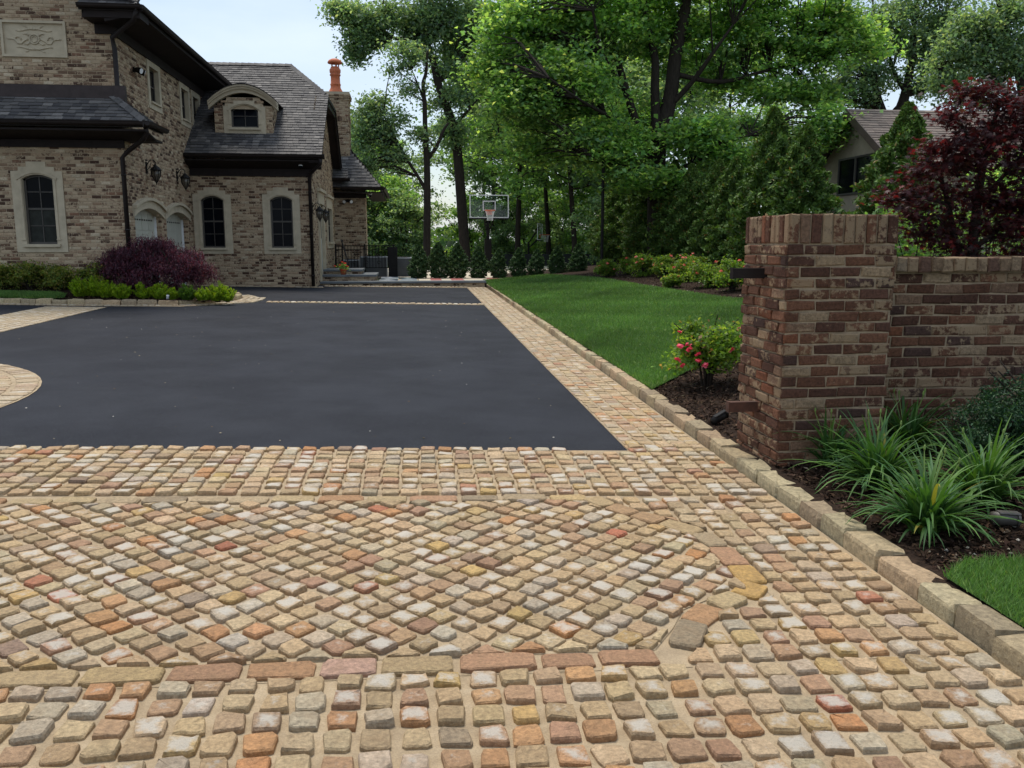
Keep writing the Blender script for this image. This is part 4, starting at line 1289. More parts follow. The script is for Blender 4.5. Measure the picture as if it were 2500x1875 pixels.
def flood(label, pl, u, z):
    p = pl(u, z)
    o = thing('floodlight', label, 'light', p, 'floodlights on the walls')
    MB().pbox(pl, u - .05, u + .05, z - .05, z + .05, .008, .05).build('mount', MAT['iron'], o)
    m = MB()
    for sg in (-1, 1):
        m.tube([pl(u + sg*.03, z, .05), pl(u + sg*.10, z - .02, .13), pl(u + sg*.13, z - .05, .22)], [.03, .06, .07], 10)
    m.build('lamp', MAT['iron'], o)
    m = MB()
    for sg in (-1, 1):
        m.tube([pl(u + sg*.13, z - .05, .22), pl(u + sg*.132, z - .052, .226)], .06, 10)
    m.build('lens', MAT['white'], o)
p = atX(324, 170, BX); flood('twin floodlight high on the side wall', PBw, float(p[1]), float(p[2]))
p = atY(850, 490, EY); flood('twin floodlight on the rear block', PE, float(p[0]), float(p[2]))

# ================================================================== COURT, STEPS AND THINGS AT THE BACK
def steps():
    z0 = .27
    root = thing('entrance_steps', 'bluestone steps with brick risers at the side door', 'steps', (-1.6, 27.5, z0))
    for (x1, y0, z, t) in ((2.30, 26.72, .395, .055), (-1.10, 27.3, .585, .06), (-1.55, 27.75, .735, .06)):
        x0 = DX + .01
        P = Pieces()
        MB().box(x0, x1 - .05, y0 + .06, 29.4 if x1 < 0 else 27.3, z - .4, z - t - .002).build('riser', MAT['mortar'], root)
        pl = Plane((0, y0 + .06, 0), (1, 0, 0), (0, -1, 0)); ps = Plane((x1 - .05, y0 + .06, 0), (0, 1, 0), (1, 0, 0))
        brick_rows(P, pl, x0, x1 - .05, z - t - .16, z - t - .012, L=.198, H=.0738, joint=.013, colf=house_col, alphaf=ha)
        if x1 < 0: brick_rows(P, ps, 0, 1.2, z - t - .16, z - t - .012, L=.198, H=.0738, joint=.013, colf=house_col, alphaf=ha)
        P.finish(root, 'brick', MAT['brick'])
        n = max(2, int((x1 - x0) / 1.0))
        for k in range(n):
            a, b = x0 + (x1 - x0) * k / n, x0 + (x1 - x0) * (k + 1) / n
            MB().box(a + .003, b - .003, y0, 29.4 if x1 < 0 else 27.35, z - t, z).build('tread_slab', MAT['bluestone'], root)
steps()
P = Pieces()
for i in range(2):
    for j in range(4):
        x, y = -1.05 + i * .62, 27.4 + j * .75
        stone(P, [(x, y), (x + .6, y), (x + .6, y + .73), (x, y + .73)], .372, (.19 * rng.uniform(.85, 1.15), .215 * rng.uniform(.9, 1.1), .235), lambda a, b: 0.0, cut=.01, jit=.002, inset=.01, low=.2)
pat = poly_sheet('patio', [(-1.05, 27.38), (.2, 27.38), (.2, 30.4), (-1.05, 30.4)], lambda x, y: .345, MAT['mortar'])
P.finish(pat, 'slab', attr_mat('patio_slab', .5, .25, 12, .2, .003))
MAT['concrete'] = simple('pale_concrete', (.50, .43, .33), .85, .12, 2, .2, .003)
MAT['court_red'] = simple('court_red_paint', (.30, .085, .075), .8, .15, 2, .1, .002)
MAT['court_green'] = simple('court_green_paint', (.05, .10, .06), .8, .15, 2, .1, .002)
poly_sheet('court', [(.22, 27.36), (2.32, 27.36), (2.36, 29.02), (4.4, 29.02), (4.4, 31.2), (9, 31.2), (9, 48), (-1.2, 48), (-1.2, 31.2), (.22, 31.2)], lambda x, y: .350 if y < 31.5 else .29, MAT['concrete'])
for a, b, c, d in ((.62, .98, 27.9, 30.4), (1.3, 1.72, 27.9, 30.4), (2.55, 3.0, 29.2, 30.4), (5.6, 7.4, 32, 37)):
    poly_sheet('court_marking', [(a, c), (b, c), (b, d), (a, d)], lambda x, y: (.356 if y < 31.5 else .296), MAT['court_red'])
def railing():
    o = thing('iron_railing', 'black wrought iron railing in front of the rear block', 'railing', (-2.0, 31.6, .6))
    y, x0, x1, z0, z1 = 31.2, -2.66, -.62, .62, 1.48
    m = MB(); m.box(x0, x1, y - .02, y + .02, z1 - .03, z1); m.box(x0, x1, y - .015, y + .015, z0 + .06, z0 + .085); m.box(x0, x1, y - .012, y + .012, z1 - .16, z1 - .14)
    m.build('rail', MAT['iron'], o)
    for x in (x0, (x0 + x1) / 2, x1): MB().box(x - .025, x + .025, y - .025, y + .025, .2, z1 + .04).build('post', MAT['iron'], o)
    n = 19
    for k in range(1, n):
        x = x0 + (x1 - x0) * k / n
        m = MB(); m.tube([(x, y, z0 + .07), (x, y, z1 - .02)], .011, 5)
        if k % 4 == 2:
            for zc in (.88, 1.1):
                m.tube([(x + .055*math.cos(t), y, zc + .055*math.sin(t)) for t in np.linspace(0, 5.5, 9)], .009, 4)
        m.build('baluster', MAT['iron'], o)
railing()
def handrail():
    o = thing('stair_handrail', 'slanted black iron handrail on the side steps', 'handrail', (-2.2, 28.2, .74))
    MB().tube([(-2.2, 28.7, 1.62), (-2.25, 28.62, 1.66), (-2.23, 28.5, 1.62), (-1.95, 27.9, .80)], .022, 6).build('rail', MAT['iron'], o)
    MB().tube([(-2.21, 28.45, 1.55), (-2.21, 28.45, .735)], .018, 6).build('post', MAT['iron'], o)
handrail()
def condenser(label, x, y, w, d, h, z):
    o = thing('air_conditioner', label, 'air conditioner', (x, y, z), 'air conditioning units')
    MAT.setdefault('acgrey', simple('ac_louver_grey', (.075, .08, .085), .5, .15, 6, .05))
    MAT.setdefault('aclid', simple('ac_lid_grey', (.42, .44, .46), .45, .1, 6, .05))
    m = MB().box(x - w/2, x + w/2, y, y + d, z, z + h - .04); m.build('cabinet', MAT['acgrey'], o)
    MB().box(x - w/2 - .015, x + w/2 + .015, y - .015, y + d + .015, z + h - .04, z + h).build('lid', MAT['aclid'], o)
    for k in range(8):
        MB().box(x - w/2 + .03, x + w/2 - .03, y - .012, y, z + .06 + k * (h - .16) / 8, z + .085 + k * (h - .16) / 8).build('louver', MAT['acgrey'], o)
    for sx in (-1, 1): MB().box(x + sx*w/2 - .015, x + sx*w/2 + .015, y - .014, y + .01, z, z + h - .04).build('corner_post', MAT['aclid'], o)
    MB().lathe((x, y + d/2, z + h), [(min(w, d)*.42, 0), (min(w, d)*.42, .02), (.05, .03)], 16).build('fan_grille', MAT['iron'], o)
condenser('grey air conditioning unit behind the left part of the railing', -1.36, 31.65, .95, .7, .8, .28)
condenser('grey air conditioning unit at the right end of the railing', -.34, 31.9, .85, .7, .76, .28)
condenser('small dark air conditioning unit beside the brick wall', -2.2, 32.0, .6, .5, .62, .34)
MB_ = MB().box(-.82, -.5, 31.05, 31.3, .28, 1.42)
tag(MB_.build('utility_post', MAT['iron']), 'square black utility post at the end of the railing', 'post')
def potplant():
    x, y, z = -2.12, 27.42, .587
    o = thing('flower_pot', 'terracotta pot of red flowers on the bluestone steps', 'flower pot', (x, y, z))
    MB().lathe((x, y, z), [(.07, 0), (.105, .14), (.12, .15), (.12, .18), (.10, .18), (.09, .15)], 14).build('pot', MAT['terracotta'], o, True)
    return o, (x, y, z)
pot_o, pot_p = potplant()

# ---- basketball hoop
def glass_board():
    t = NT('clear_backboard')
    tr = t.n('ShaderNodeBsdfTransparent'); tr.inputs[0].default_value = (.90, .95, .94, 1)
    gl = t.n('ShaderNodeBsdfGlossy'); gl.inputs['Roughness'].default_value = .03
    mx = t.n('ShaderNodeMixShader'); mx.inputs[0].default_value = .025
    t.l(tr.outputs[0], mx.inputs[1]); t.l(gl.outputs[0], mx.inputs[2]); t.l(mx.outputs[0], t.out.inputs[0])
    return t.m
MAT['board'] = glass_board()
MAT['rim'] = simple('orange_rim', (.62, .13, .04), .5, .1, 6, 0)
MAT['net'] = simple('white_net', (.75, .75, .74), .8, .05, 6, 0)
def hoop(label, x, y, z, s, rz):
    o = thing('basketball_hoop', label, 'basketball hoop', (x, y, z), world=False)
    o.scale = (s, s, s); o.rotation_euler = (0, 0, rz)
    W, zb, zt = .915, 2.72, 3.78
    yb = 0.0
    m = MB(); f = .045
    m.box(-W, W, yb - .02, yb + .02, zt - f, zt); m.box(-W, W, yb - .02, yb + .02, zb, zb + f)
    m.box(-W, -W + f, yb - .02, yb + .02, zb + f, zt - f); m.box(W - f, W, yb - .02, yb + .02, zb + f, zt - f)
    bd = MB().box(-W + f, W - f, yb - .006, yb + .006, zb + f, zt - f).build('backboard', MAT['board'], o)
    m.build('frame', MAT['white'], bd)
    m = MB()
    for (a, b, c, d) in ((-.305, .305, 3.46, 3.51), (-.305, .305, 3.05, 3.10), (-.305, -.255, 3.10, 3.46), (.255, .305, 3.10, 3.46)):
        m.box(a, b, yb - .012, yb - .007, c, d)
    m.build('target_square', MAT['white'], bd)
    pad = MB().box(-W - .02, W + .02, yb - .035, yb + .035, zb - .06, zb - .002); pad.build('edge_padding', MAT['iron'], bd)
    m = MB()
    m.tube([(.23*math.cos(t), yb - .40 + .23*math.sin(t), 3.05) for t in np.linspace(0, 2*math.pi, 25)], .022, 6, False)
    m.box(-.09, .09, yb - .18, yb - .015, 3.03, 3.06); m.box(-.14, .14, yb - .03, yb - .012, 2.86, 3.08)
    m.build('rim', MAT['rim'], o)
    m = MB(); n = 14
    for k in range(n):
        for sg in (-1, 1):
            m.tube([(r*math.cos(2*math.pi*k/n + sg*j*.22), yb - .40 + r*math.sin(2*math.pi*k/n + sg*j*.22), 3.04 - .09*j) for j, r in enumerate((.23, .19, .165, .145, .13, .14))], .0042, 4, False)
    m.build('net', MAT['net'], o)
    MB().tube([(0, .75, 0), (0, .75, 2.6)], .075, 10).build('pole', MAT['iron'], o)
    MB().box(-.16, .16, .56, .92, .02, 1.75).build('pole_padding', MAT['iron'], o)
    m = MB()
    for sx in (-.28, .28): m.tube([(sx * .3, .75, 2.5), (sx, .03, 3.55)], .03, 6); m.tube([(sx * .3, .75, 2.2), (sx, .03, 2.85)], .03, 6)
    m.build('arm', MAT['iron'], o)
    return o
hp = atY(750 + .2532*1755, 400 + .2532*400, 40)
hoop('tall basketball hoop with clear white framed backboard on the court', float(hp[0]), 40.0, .02, .985, 0)
hp2 = atY(1318, 575, 52)
hoop('small distant basketball hoop turned sideways behind the evergreens', float(hp2[0]), 52.0, -.75, .92, math.radians(72))
# ---- fence behind the court
MAT['screen'] = simple('fence_windscreen', (.020, .023, .022), .9, .3, 2, .2, .004)
fo = thing('court_fence', 'dark windscreen fence with black posts behind the court', 'fence', (8, 50, -.2))
fx = [-6 + 2.0 * k for k in range(13)]
for a, b in zip(fx, fx[1:]):
    if b < 4.2: MB().box(a + .04, b - .04, 49.98, 50.0, .45, .75).build('rail', MAT['iron'], fo)
    else: MB().box(a + .04, b - .04, 49.98, 50.0, -.4, .95).build('panel', MAT['screen'], fo)
    MB().box(a, b, 49.97, 50.01, 1.02, 1.06).build('top_rail', MAT['iron'], fo)
for x in fx:
    MB().tube([(x, 49.99, -.6), (x, 49.99, 1.15)], .035, 6).build('post', MAT['iron'], fo)
lp = atY(1469, 640, 27)
o = thing('lamp_post', 'slim black lamp post standing behind the rose bed', 'lamp post', (float(lp[0]), 27.0, .5))
MB().tube([(float(lp[0]), 27.0, .4), (float(lp[0]), 27.0, 4.2)], .05, 8).build('pole', MAT['iron'], o)
MB().lathe((float(lp[0]), 27.0, 4.2), [(.08, 0), (.16, .1), (.17, .35), (.2, .37), (.05, .5)], 10).build('lamp_head', MAT['iron'], o)

# ---- neighbouring house on the right
nb = thing('neighbour_house', 'beige stucco house with brown shingle roof beyond the trees', 'house', (14, 26, .5))
MAT['stucco'] = simple('beige_stucco', (.36, .305, .225), .95, .1, 4, .3, .004, fine=90)
nx, ny, nz, ne, nez = 13.35, 26.0, 5.62, 22.9, 3.62
m = MB(); m.box(nx + .35, 24, ne + .55, 28.7, .2, 3.75)
m.add([(nx + .35, ne + .55, 3.75), (nx + .35, 28.7, 3.75), (nx + .35, ny, 5.35)], [(0, 1, 2)])
m.build('wall', MAT['stucco'], nb)
hsave = house; house = nb
SHs = SH; SH = [((.16,.125,.105),30), ((.19,.15,.125),30), ((.13,.105,.09),20)]
Ln = math.hypot(ny - ne, nz - nez)
roof_slope('roof', (0, ne, nez), (1, 0, 0), (0, ny - ne, nz - nez), Ln, lambda v: (nx, 24.2), w=.28, e=.16)
roof_slope('roof', (0, 29.1, nez), (1, 0, 0), (0, ny - 29.1, nz - nez), Ln, lambda v: (nx, 24.2), w=.4, e=.4, n=0)
SH = SHs; house = hsave
MAT['rakebrown'] = simple('brown_rake_paint', (.075, .055, .045), .6, .15, 4, .1)
m = MB()
for ye in (ne, 29.1):
    m.hexa([(nx - .02, ye, nez - .25), (nx + .03, ye, nez - .25), (nx + .03, ny, nz - .25), (nx - .02, ny, nz - .25),
            (nx - .02, ye, nez + .02), (nx + .03, ye, nez + .02), (nx + .03, ny, nz + .02), (nx - .02, ny, nz + .02)])
    m.hexa([(nx + .03, ye, nez - .10), (nx + .35, ye, nez - .10), (nx + .35, ny, nz - .10), (nx + .03, ny, nz - .10),
            (nx + .03, ye, nez - .05), (nx + .35, ye, nez - .05), (nx + .35, ny, nz - .05), (nx + .03, ny, nz - .05)])
m.build('rake_board', MAT['rakebrown'], nb)
PN = Plane((nx + .35, 0, 0), (0, 1, 0), (-1, 0, 0))
wa, wb_ = 24.75, 26.9
fr = MB()
for (p, q, r, s_) in ((wa, wa+.06, 3.05, 4.2), (wb_-.06, wb_, 3.05, 4.2), (wa+.06, wb_-.06, 3.05, 3.11), (wa+.06, wb_-.06, 4.14, 4.2), ((wa+wb_)/2-.04, (wa+wb_)/2+.04, 3.11, 4.14)):
    fr.pbox(PN, p, q, r, s_, .002, .05)
w = fr.build('window', MAT['frame'], nb)
for (p, q) in ((wa+.06, (wa+wb_)/2-.04), ((wa+wb_)/2+.04, wb_-.06)):
    MB().quad(PN(p, 3.11, .01), PN(q, 3.11, .01), PN(q, 4.14, .01), PN(p, 4.14, .01)).build('pane', MAT['glass'], w)

# ================================================================== PLANTS
def bark_mat(name, c):
    t = NT(name)
    vm = t.n('ShaderNodeMapping'); vm.inputs['Scale'].default_value = (1, 1, .18)
    t.l(t.pos(), vm.inputs[0])
    f = t.noise(22, 7, .7, vm.outputs[0])
    t.col(t.ramp(f, [(.3, [v*.45 for v in c]), (.6, c), (.8, [v*1.7 for v in c])]))
    t.rough(.95); t.b.inputs['Specular IOR Level'].default_value = .15
    t.bump(f, 1.0, .03)
    return t.m
MAT['bark'] = bark_mat('bark', (.040, .032, .026))
MAT['leaf'] = leaf_mat('leaf', .55, .4, (1.5, 1.4, .6))
MAT['red_leaf'] = leaf_mat('red_leaf', .35, .4, (1.9, .8, .8))
MAT['needle'] = leaf_mat('needle', .2, .5, (1.2, 1.3, .6))
MAT['grass'] = leaf_mat('grass_blade', .3, .45, (1.2, 1.3, .5))
MAT['petal'] = leaf_mat('petal', .3, .5, (1.2, .9, .9))
def pal(cols, n, k=.22, r=None):
    r = r or nrng
    c = np.array([a for a, b in cols]); w = np.array([b for a, b in cols], float)
    i = r.choice(len(c), n, p=w / w.sum())
    return c[i] * r.uniform(1 - k, 1 + k, (n, 1)) * r.uniform(.93, 1.07, (n, 3))
def leaves(pts, size, cols, tilt=.6, aspect=.62, droop=.15, up=1.0, r=None, dirs=None):
    """one folded four-cornered leaf per point"""
    r = r or nrng
    n = len(pts)
    nm = r.normal(0, tilt, (n, 3)); nm[:, 2] += up
    nm /= np.linalg.norm(nm, axis=1, keepdims=True) + 1e-9
    t = r.normal(0, 1, (n, 3)) if dirs is None else dirs + r.normal(0, .35, (n, 3))
    t -= nm * (t * nm).sum(1, keepdims=True)
    t /= np.linalg.norm(t, axis=1, keepdims=True) + 1e-9
    b = np.cross(nm, t)
    s = (size * r.uniform(.65, 1.3, n))[:, None]
    dz = np.zeros((n, 3)); dz[:, 2] = -droop
    V = np.stack([pts - t*s*.5, pts + b*s*aspect*.5 + nm*s*.10, pts + t*s*.5 + dz*s, pts - b*s*aspect*.5 + nm*s*.10], 1).reshape(-1, 3)
    F = np.arange(4 * n).reshape(n, 4)
    return V, F, np.repeat(cols, 4, 0)
STAR = [(0, -.12), (.16, -.30), (.13, -.06), (.50, -.10), (.20, .07), (.42, .38), (.12, .20), (0, .58), (-.12, .20), (-.42, .38), (-.20, .07), (-.50, -.10), (-.13, -.06), (-.16, -.30)]
def palmate(pts, size, cols, tilt=.6, droop=.3, r=None):
    r = r or nrng
    n = len(pts); k = len(STAR)
    nm = r.normal(0, tilt, (n, 3)); nm[:, 2] += 1
    nm /= np.linalg.norm(nm, axis=1, keepdims=True)
    t = r.normal(0, 1, (n, 3)); t[:, 2] -= .8
    t -= nm * (t * nm).sum(1, keepdims=True); t /= np.linalg.norm(t, axis=1, keepdims=True) + 1e-9
    b = np.cross(nm, t)
    s = (size * r.uniform(.7, 1.25, n))
    V = np.zeros((n, k, 3))
    for j, (u, v) in enumerate(STAR):
        V[:, j] = pts + s[:, None] * (b * u + t * v) - np.array([0, 0, 1.0]) * (s * droop * (u*u + v*v))[:, None]
    return V.reshape(-1, 3), np.arange(n * k).reshape(n, k), np.repeat(cols, k, 0)
def clump_points(blobs, per, cr, flat=.5, shell=.55, r=None, colours=None, ck=.28):
    """blobs: (centre, radii, clumps).  Returns clump centres, leaf points, clump index per leaf"""
    r = r or nrng
    cen = []
    for c, rad, n in blobs:
        d = r.normal(0, 1, (n, 3)); d /= np.linalg.norm(d, axis=1, keepdims=True)
        q = r.uniform(0, 1, (n, 1)) ** shell
        cen.append(np.array(c) + d * q * np.array(rad))
    cen = np.concatenate(cen)
    cnt = np.maximum(6, (per * r.uniform(.5, 1.5, len(cen))).astype(int))
    idx = np.repeat(np.arange(len(cen)), cnt)
    sz = cr * r.uniform(.6, 1.4, len(cen))
    p = cen[idx] + r.normal(0, .5, (len(idx), 3)) * sz[idx][:, None] * np.array([1, 1, flat])
    return cen, p, idx
def twigs_to(m, cen, limbs, r0=.02, frac=1.0, sag=.15, seed=1):
    rr = random.Random(seed)
    pts = []
    for line in limbs:
        for (p, ra), (q, rb) in zip(line, line[1:]):
            p, q = np.array(p, float), np.array(q, float)
            k = max(2, int(np.linalg.norm(q - p) / .5))
            pts += [p + (q - p) * t for t in np.linspace(0, 1, k)]
    pts = np.array(pts)
    for c in cen:
        if rr.random() > frac: continue
        w = pts.copy(); w[:, 2] += .35 * np.abs(pts[:, 2] - c[2]) + np.where(pts[:, 2] > c[2], 1.0, 0)
        j = np.argmin(((w - c) ** 2).sum(1))
        a = pts[j]; L = np.linalg.norm(c - a)
        mid = (a + c) / 2 + np.array([rr.uniform(-.1, .1) * L, rr.uniform(-.1, .1) * L, sag * L * rr.uniform(.2, 1)])
        rr0 = min(.09, r0 * (.5 + L * .5))
        m.tube([a, mid, c], [rr0, rr0 * .6, rr0 * .25], 4, False)
def limb_tubes(m, limbs, n=10):
    for line in limbs:
        # smooth the polyline a little
        pts = [np.array(p, float) for p, r_ in line]; rs = [r_ for p, r_ in line]
        P2, R2 = [], []
        for i in range(len(pts) - 1):
            p0, p1, p2, p3 = pts[max(i-1, 0)], pts[i], pts[i+1], pts[min(i+2, len(pts)-1)]
            for t in np.linspace(0, 1, 5)[:-1]:
                P2.append(.5 * ((2*p1) + (-p0+p2)*t + (2*p0-5*p1+4*p2-p3)*t*t + (-p0+3*p1-3*p2+p3)*t**3)); R2.append(rs[i] + (rs[i+1]-rs[i])*t)
        P2.append(pts[-1]); R2.append(rs[-1])
        m.tube(P2, R2, n)
GREEN = [((0.196,0.370,0.124),5), ((0.271,0.472,0.163),5), ((0.141,0.270,0.124),4), ((0.390,0.583,0.191),2.5), ((0.542,0.678,0.263),.8)]
OAK = [((0.176,0.290,0.167),5), ((0.233,0.359,0.204),4), ((0.131,0.217,0.146),4), ((0.353,0.446,0.255),1.5)]
DARK = [((0.101,0.202,0.063),5), ((0.140,0.275,0.074),4), ((0.201,0.353,0.089),2)]
def tree_parts(root, limbs, blobs, per, cr, size, cols, seed, flat=.5, tilt=.6, aspect=.62, r0=.02, tw=.8, shell=.55, world=True, ck=.25, mat='leaf', leaf=leaves, bark=None, nside=10, droop=.15, sag=.15):
    r = np.random.default_rng(seed)
    cen, p, idx = clump_points(blobs, per, cr, flat, shell, r)
    col = pal(cols, len(p), .18, r) * r.uniform(1 - ck, 1 + ck, len(cen))[idx][:, None]
    if leaf is leaves: V, F, C = leaves(p, size, col, tilt, aspect, droop, r=r)
    else: V, F, C = leaf(p, size, col, tilt, r=r)
    m = MB(); limb_tubes(m, limbs, nside); twigs_to(m, cen, limbs, r0, tw, sag, seed)
    m.build('trunk', bark or MAT['bark'], root, True)
    link('crown', mesh_np('crown', V, F, C, MAT[mat]), root)
    return cen
def pxl(pts, Y):
    return [(tuple(atY(x, y, Y + (e[0] if e else 0))), r_) for (x, y, r_, *e) in pts]
def pxb(bl, Y, dep=1.0):
    out = []
    for (x, y, rx, ry, n, *e) in bl:
        dy_ = e[0] if e else 0.0
        c = atY(x, y, Y + dy_); k = (Y + dy_) / FPX
        out.append((tuple(c), (rx * k, max(rx, ry) * k * dep, ry * k), n))
    return out

# ---- the leaning oak and the slender oak left of the court
Y2 = 47.0
b = atY(1142, 690, Y2)
o = thing('oak_tree', 'leaning oak with a long left limb rising left of the basketball hoop', 'tree', (b[0], Y2, -.3))
tree_parts(o, [pxl([(1142, 700, .30), (1127, 500, .27), (1116, 364, .25), (1104, 304, .24), (1091, 263, .22), (1069, 202, .20), (1058, 152, .17), (1044, 104, .15), (1034, 41, .12), (1020, -60, .07)], Y2),
               pxl([(1050, 104, .12), (1021, 95, .11), (1005, 93, .10), (958, 92, .08, -.5), (927, 63, .06, -1), (880, 50, .03, -1)], Y2),
               pxl([(1069, 200, .15), (1116, 158, .13, .5), (1142, 123, .11, 1), (1173, 82, .08, 1.5), (1200, 20, .04, 2)], Y2),
               pxl([(1106, 310, .10), (1130, 283, .09), (1147, 266, .06), (1175, 230, .03)], Y2),
               pxl([(1104, 308, .09), (1075, 340, .08), (1060, 372, .06), (1046, 390, .05)], Y2)],
          pxb([(850, 35, 42, 34, 26, -1), (885, 95, 46, 40, 34, -1), (905, 60, 40, 36, 26, -1), (940, 40, 34, 34, 22, -1), (868, 140, 16, 22, 9, -1), (815, 18, 26, 22, 10, -1), (935, 100, 22, 18, 8),
               (1005, 50, 52, 52, 44), (1075, 40, 75, 55, 70), (1030, 110, 34, 40, 24), (1140, 50, 75, 60, 60, 1), (1120, 125, 55, 45, 36, 1), (1090, 170, 30, 26, 12), (1060, -60, 150, 50, 60),
               (1090, 240, 60, 34, 24), (1110, 330, 44, 40, 22), (1160, 215, 40, 40, 22, 1)], Y2, .8),
          58, .62, .20, OAK, 21, .6, .75, .6, r0=.03, tw=.9)
Y1 = 43.0
b = atY(1041, 690, Y1)
o = thing('oak_tree', 'slender oak trunk forking above the roofline beside the rear block', 'tree', (b[0], Y1, -.2))
tree_parts(o, [pxl([(1041, 690, .20), (1043, 500, .17), (1042, 386, .15), (1038, 320, .12), (1037, 259, .11), (1033, 206, .09), (1040, 177, .08), (1044, 120, .05)], Y1),
               pxl([(1040, 465, .09), (1020, 430, .08), (998, 396, .07), (975, 355, .06), (952, 316, .05), (936, 278, .03)], Y1),
               pxl([(1042, 385, .10), (1062, 365, .09), (1082, 320, .07), (1095, 300, .05)], Y1),
               pxl([(1036, 250, .05), (1022, 210, .04), (1005, 170, .02)], Y1)],
          pxb([(985, 125, 34, 26, 12), (975, 175, 26, 20, 8), (1010, 150, 26, 30, 9), (1005, 215, 30, 34, 10),
               (900, 275, 42, 38, 26), (935, 320, 46, 44, 30), (880, 335, 36, 46, 22), (968, 290, 30, 26, 10), (930, 245, 30, 18, 8),
               (970, 385, 34, 34, 16), (1030, 330, 30, 30, 12), (890, 400, 34, 44, 22)], Y1, .8),
          50, .55, .17, OAK, 22, .6, .8, .6, r0=.025, tw=.9)
# ---- the big maple in the middle
Y3 = 28.5
b = atY(1602, 640, Y3)
o = thing('maple_tree', 'huge bright green maple with several dark stems filling the middle', 'tree', (b[0], Y3, .6))
maple_limbs = [pxl([(1605, 660, .34), (1602, 443, .30), (1612, 340, .28), (1637, 234, .24), (1650, 127, .22), (1669, 47, .20), (1680, -30, .14), (1700, -120, .08)], Y3),
               pxl([(1604, 360, .20), (1599, 228, .15), (1599, 142, .13), (1580, 63, .11), (1571, -10, .08), (1560, -90, .05)], Y3),
               pxl([(1602, 430, .16), (1560, 320, .14), (1530, 225, .13), (1495, 95, .09), (1482, 0, .06), (1470, -80, .03)], Y3),
               pxl([(1530, 225, .08), (1470, 130, .06, -1), (1447, 25, .04, -1.5), (1430, -40, .02, -2)], Y3),
               pxl([(1625, 270, .10), (1690, 200, .08, -.5), (1740, 130, .06, -1), (1790, 60, .03, -1)], Y3),
               pxl([(1560, 320, .08), (1480, 280, .06, -1.5), (1410, 240, .04, -2.5), (1340, 190, .02, -3)], Y3),
               pxl([(1600, 440, .08), (1500, 400, .06, -1), (1440, 380, .03, -2)], Y3),
               pxl([(1612, 420, .10), (1690, 400, .07, -1), (1760, 350, .05, -2), (1830, 330, .02, -2)], Y3),
               pxl([(1645, 180, .09), (1760, 200, .07, 0), (1880, 170, .05, 0), (1990, 150, .03, 0)], Y3)]
maple_blobs = pxb([(1450, 60, 150, 110, 150), (1640, 60, 150, 110, 110, 1), (1280, 70, 110, 100, 90), (1840, 60, 140, 90, 90), (1760, 190, 110, 60, 44, 1),
                   (1390, 220, 140, 90, 120, -1), (1540, 300, 110, 70, 60, 1.2), (1480, 360, 130, 70, 80, -1), (1700, 330, 110, 50, 50, -1.5), (1290, 240, 95, 80, 70, -1),
                   (1980, 130, 120, 80, 60), (2030, 50, 110, 70, 50), (1900, 230, 90, 40, 30), (1990, 240, 80, 50, 34), (1580, 440, 120, 40, 34, -1.5), (1780, 390, 90, 34, 26, -1.5),
                   (1220, 170, 70, 80, 46), (1330, 360, 90, 50, 40), (1550, -60, 300, 60, 120), (1900, -50, 220, 60, 70), (2120, 110, 70, 70, 24), (1830, 310, 60, 30, 12), (2020, 300, 44, 60, 26, -2), (1965, 350, 40, 50, 18, -2)], Y3, .7)
tree_parts(o, maple_limbs, maple_blobs, 66, .58, .155, GREEN, 23, .36, .45, .8, r0=.016, tw=.55, ck=.3, nside=10)
# ---- woodland trees beyond the court: three kinds, many copies
def local_tree(name, seed, H, cr, n, per, size, cols, low=.35, wid=.26, lean=.3, thick=.16, cl=1.0, shell=.6):
    rr = random.Random(seed)
    o = thing(name, '', 'tree', (0, 0, -60), world=False)
    top = np.array([rr.uniform(-lean, lean) * 2, rr.uniform(-lean, lean) * 2, H * .93])
    tr = [(np.array([0, 0, -.6]), thick * 1.25), (np.array([0, 0, H * .12]), thick), (top * .45 + np.array([rr.uniform(-.3, .3), rr.uniform(-.3, .3), 0]), thick * .75), (top * .75, thick * .45), (top, thick * .12)]
    limbs = [tr]; blobs = []
    for k in range(n):
        f = low + (1 - low) * (k + .5) / n
        a = k * 2.4 + rr.uniform(-.4, .4)
        L = H * wid * (1.15 - .75 * abs(f - .62)) * rr.uniform(.7, 1.15)
        s = top * f * .93; s[2] = H * .93 * f * .9
        e = s + np.array([math.cos(a) * L, math.sin(a) * L, L * rr.uniform(.15, .7)])
        mid = (s + e) / 2 + np.array([0, 0, -.08 * L])
        limbs.append([(s, thick * .4 * (1.2 - f)), (mid, thick * .25 * (1.2 - f)), (e, .02)])
        blobs.append((tuple(e), (L * .55, L * .55, L * .42), int(cl * 9)))
        blobs.append((tuple((s + e) / 2 + np.array([0, 0, .3])), (L * .45, L * .45, L * .35), int(cl * 5)))
    blobs.append((tuple(top), (H * wid * .45, H * wid * .45, H * .10), int(cl * 14)))
    tree_parts(o, limbs, blobs, per, cr, size, cols, seed, .5, .6, .75, r0=.03, tw=.6, shell=shell, nside=8)
    return o
def copy_tree(o, loc, rz, s, label, group=None):
    c = o.copy(); COL.objects.link(c)
    c.location = loc; c.rotation_euler = (0, 0, rz); c.scale = s if hasattr(s, '__len__') else (s, s, s)
    c['label'] = label
    if group: c['group'] = group
    for ch in o.children:
        d = ch.copy(); COL.objects.link(d); d.parent = c
        for g in ch.children:
            e = g.copy(); COL.objects.link(e); e.parent = d
    return c
def kill(o):
    for ch in list(o.children): bpy.data.objects.remove(ch)
    bpy.data.objects.remove(o)
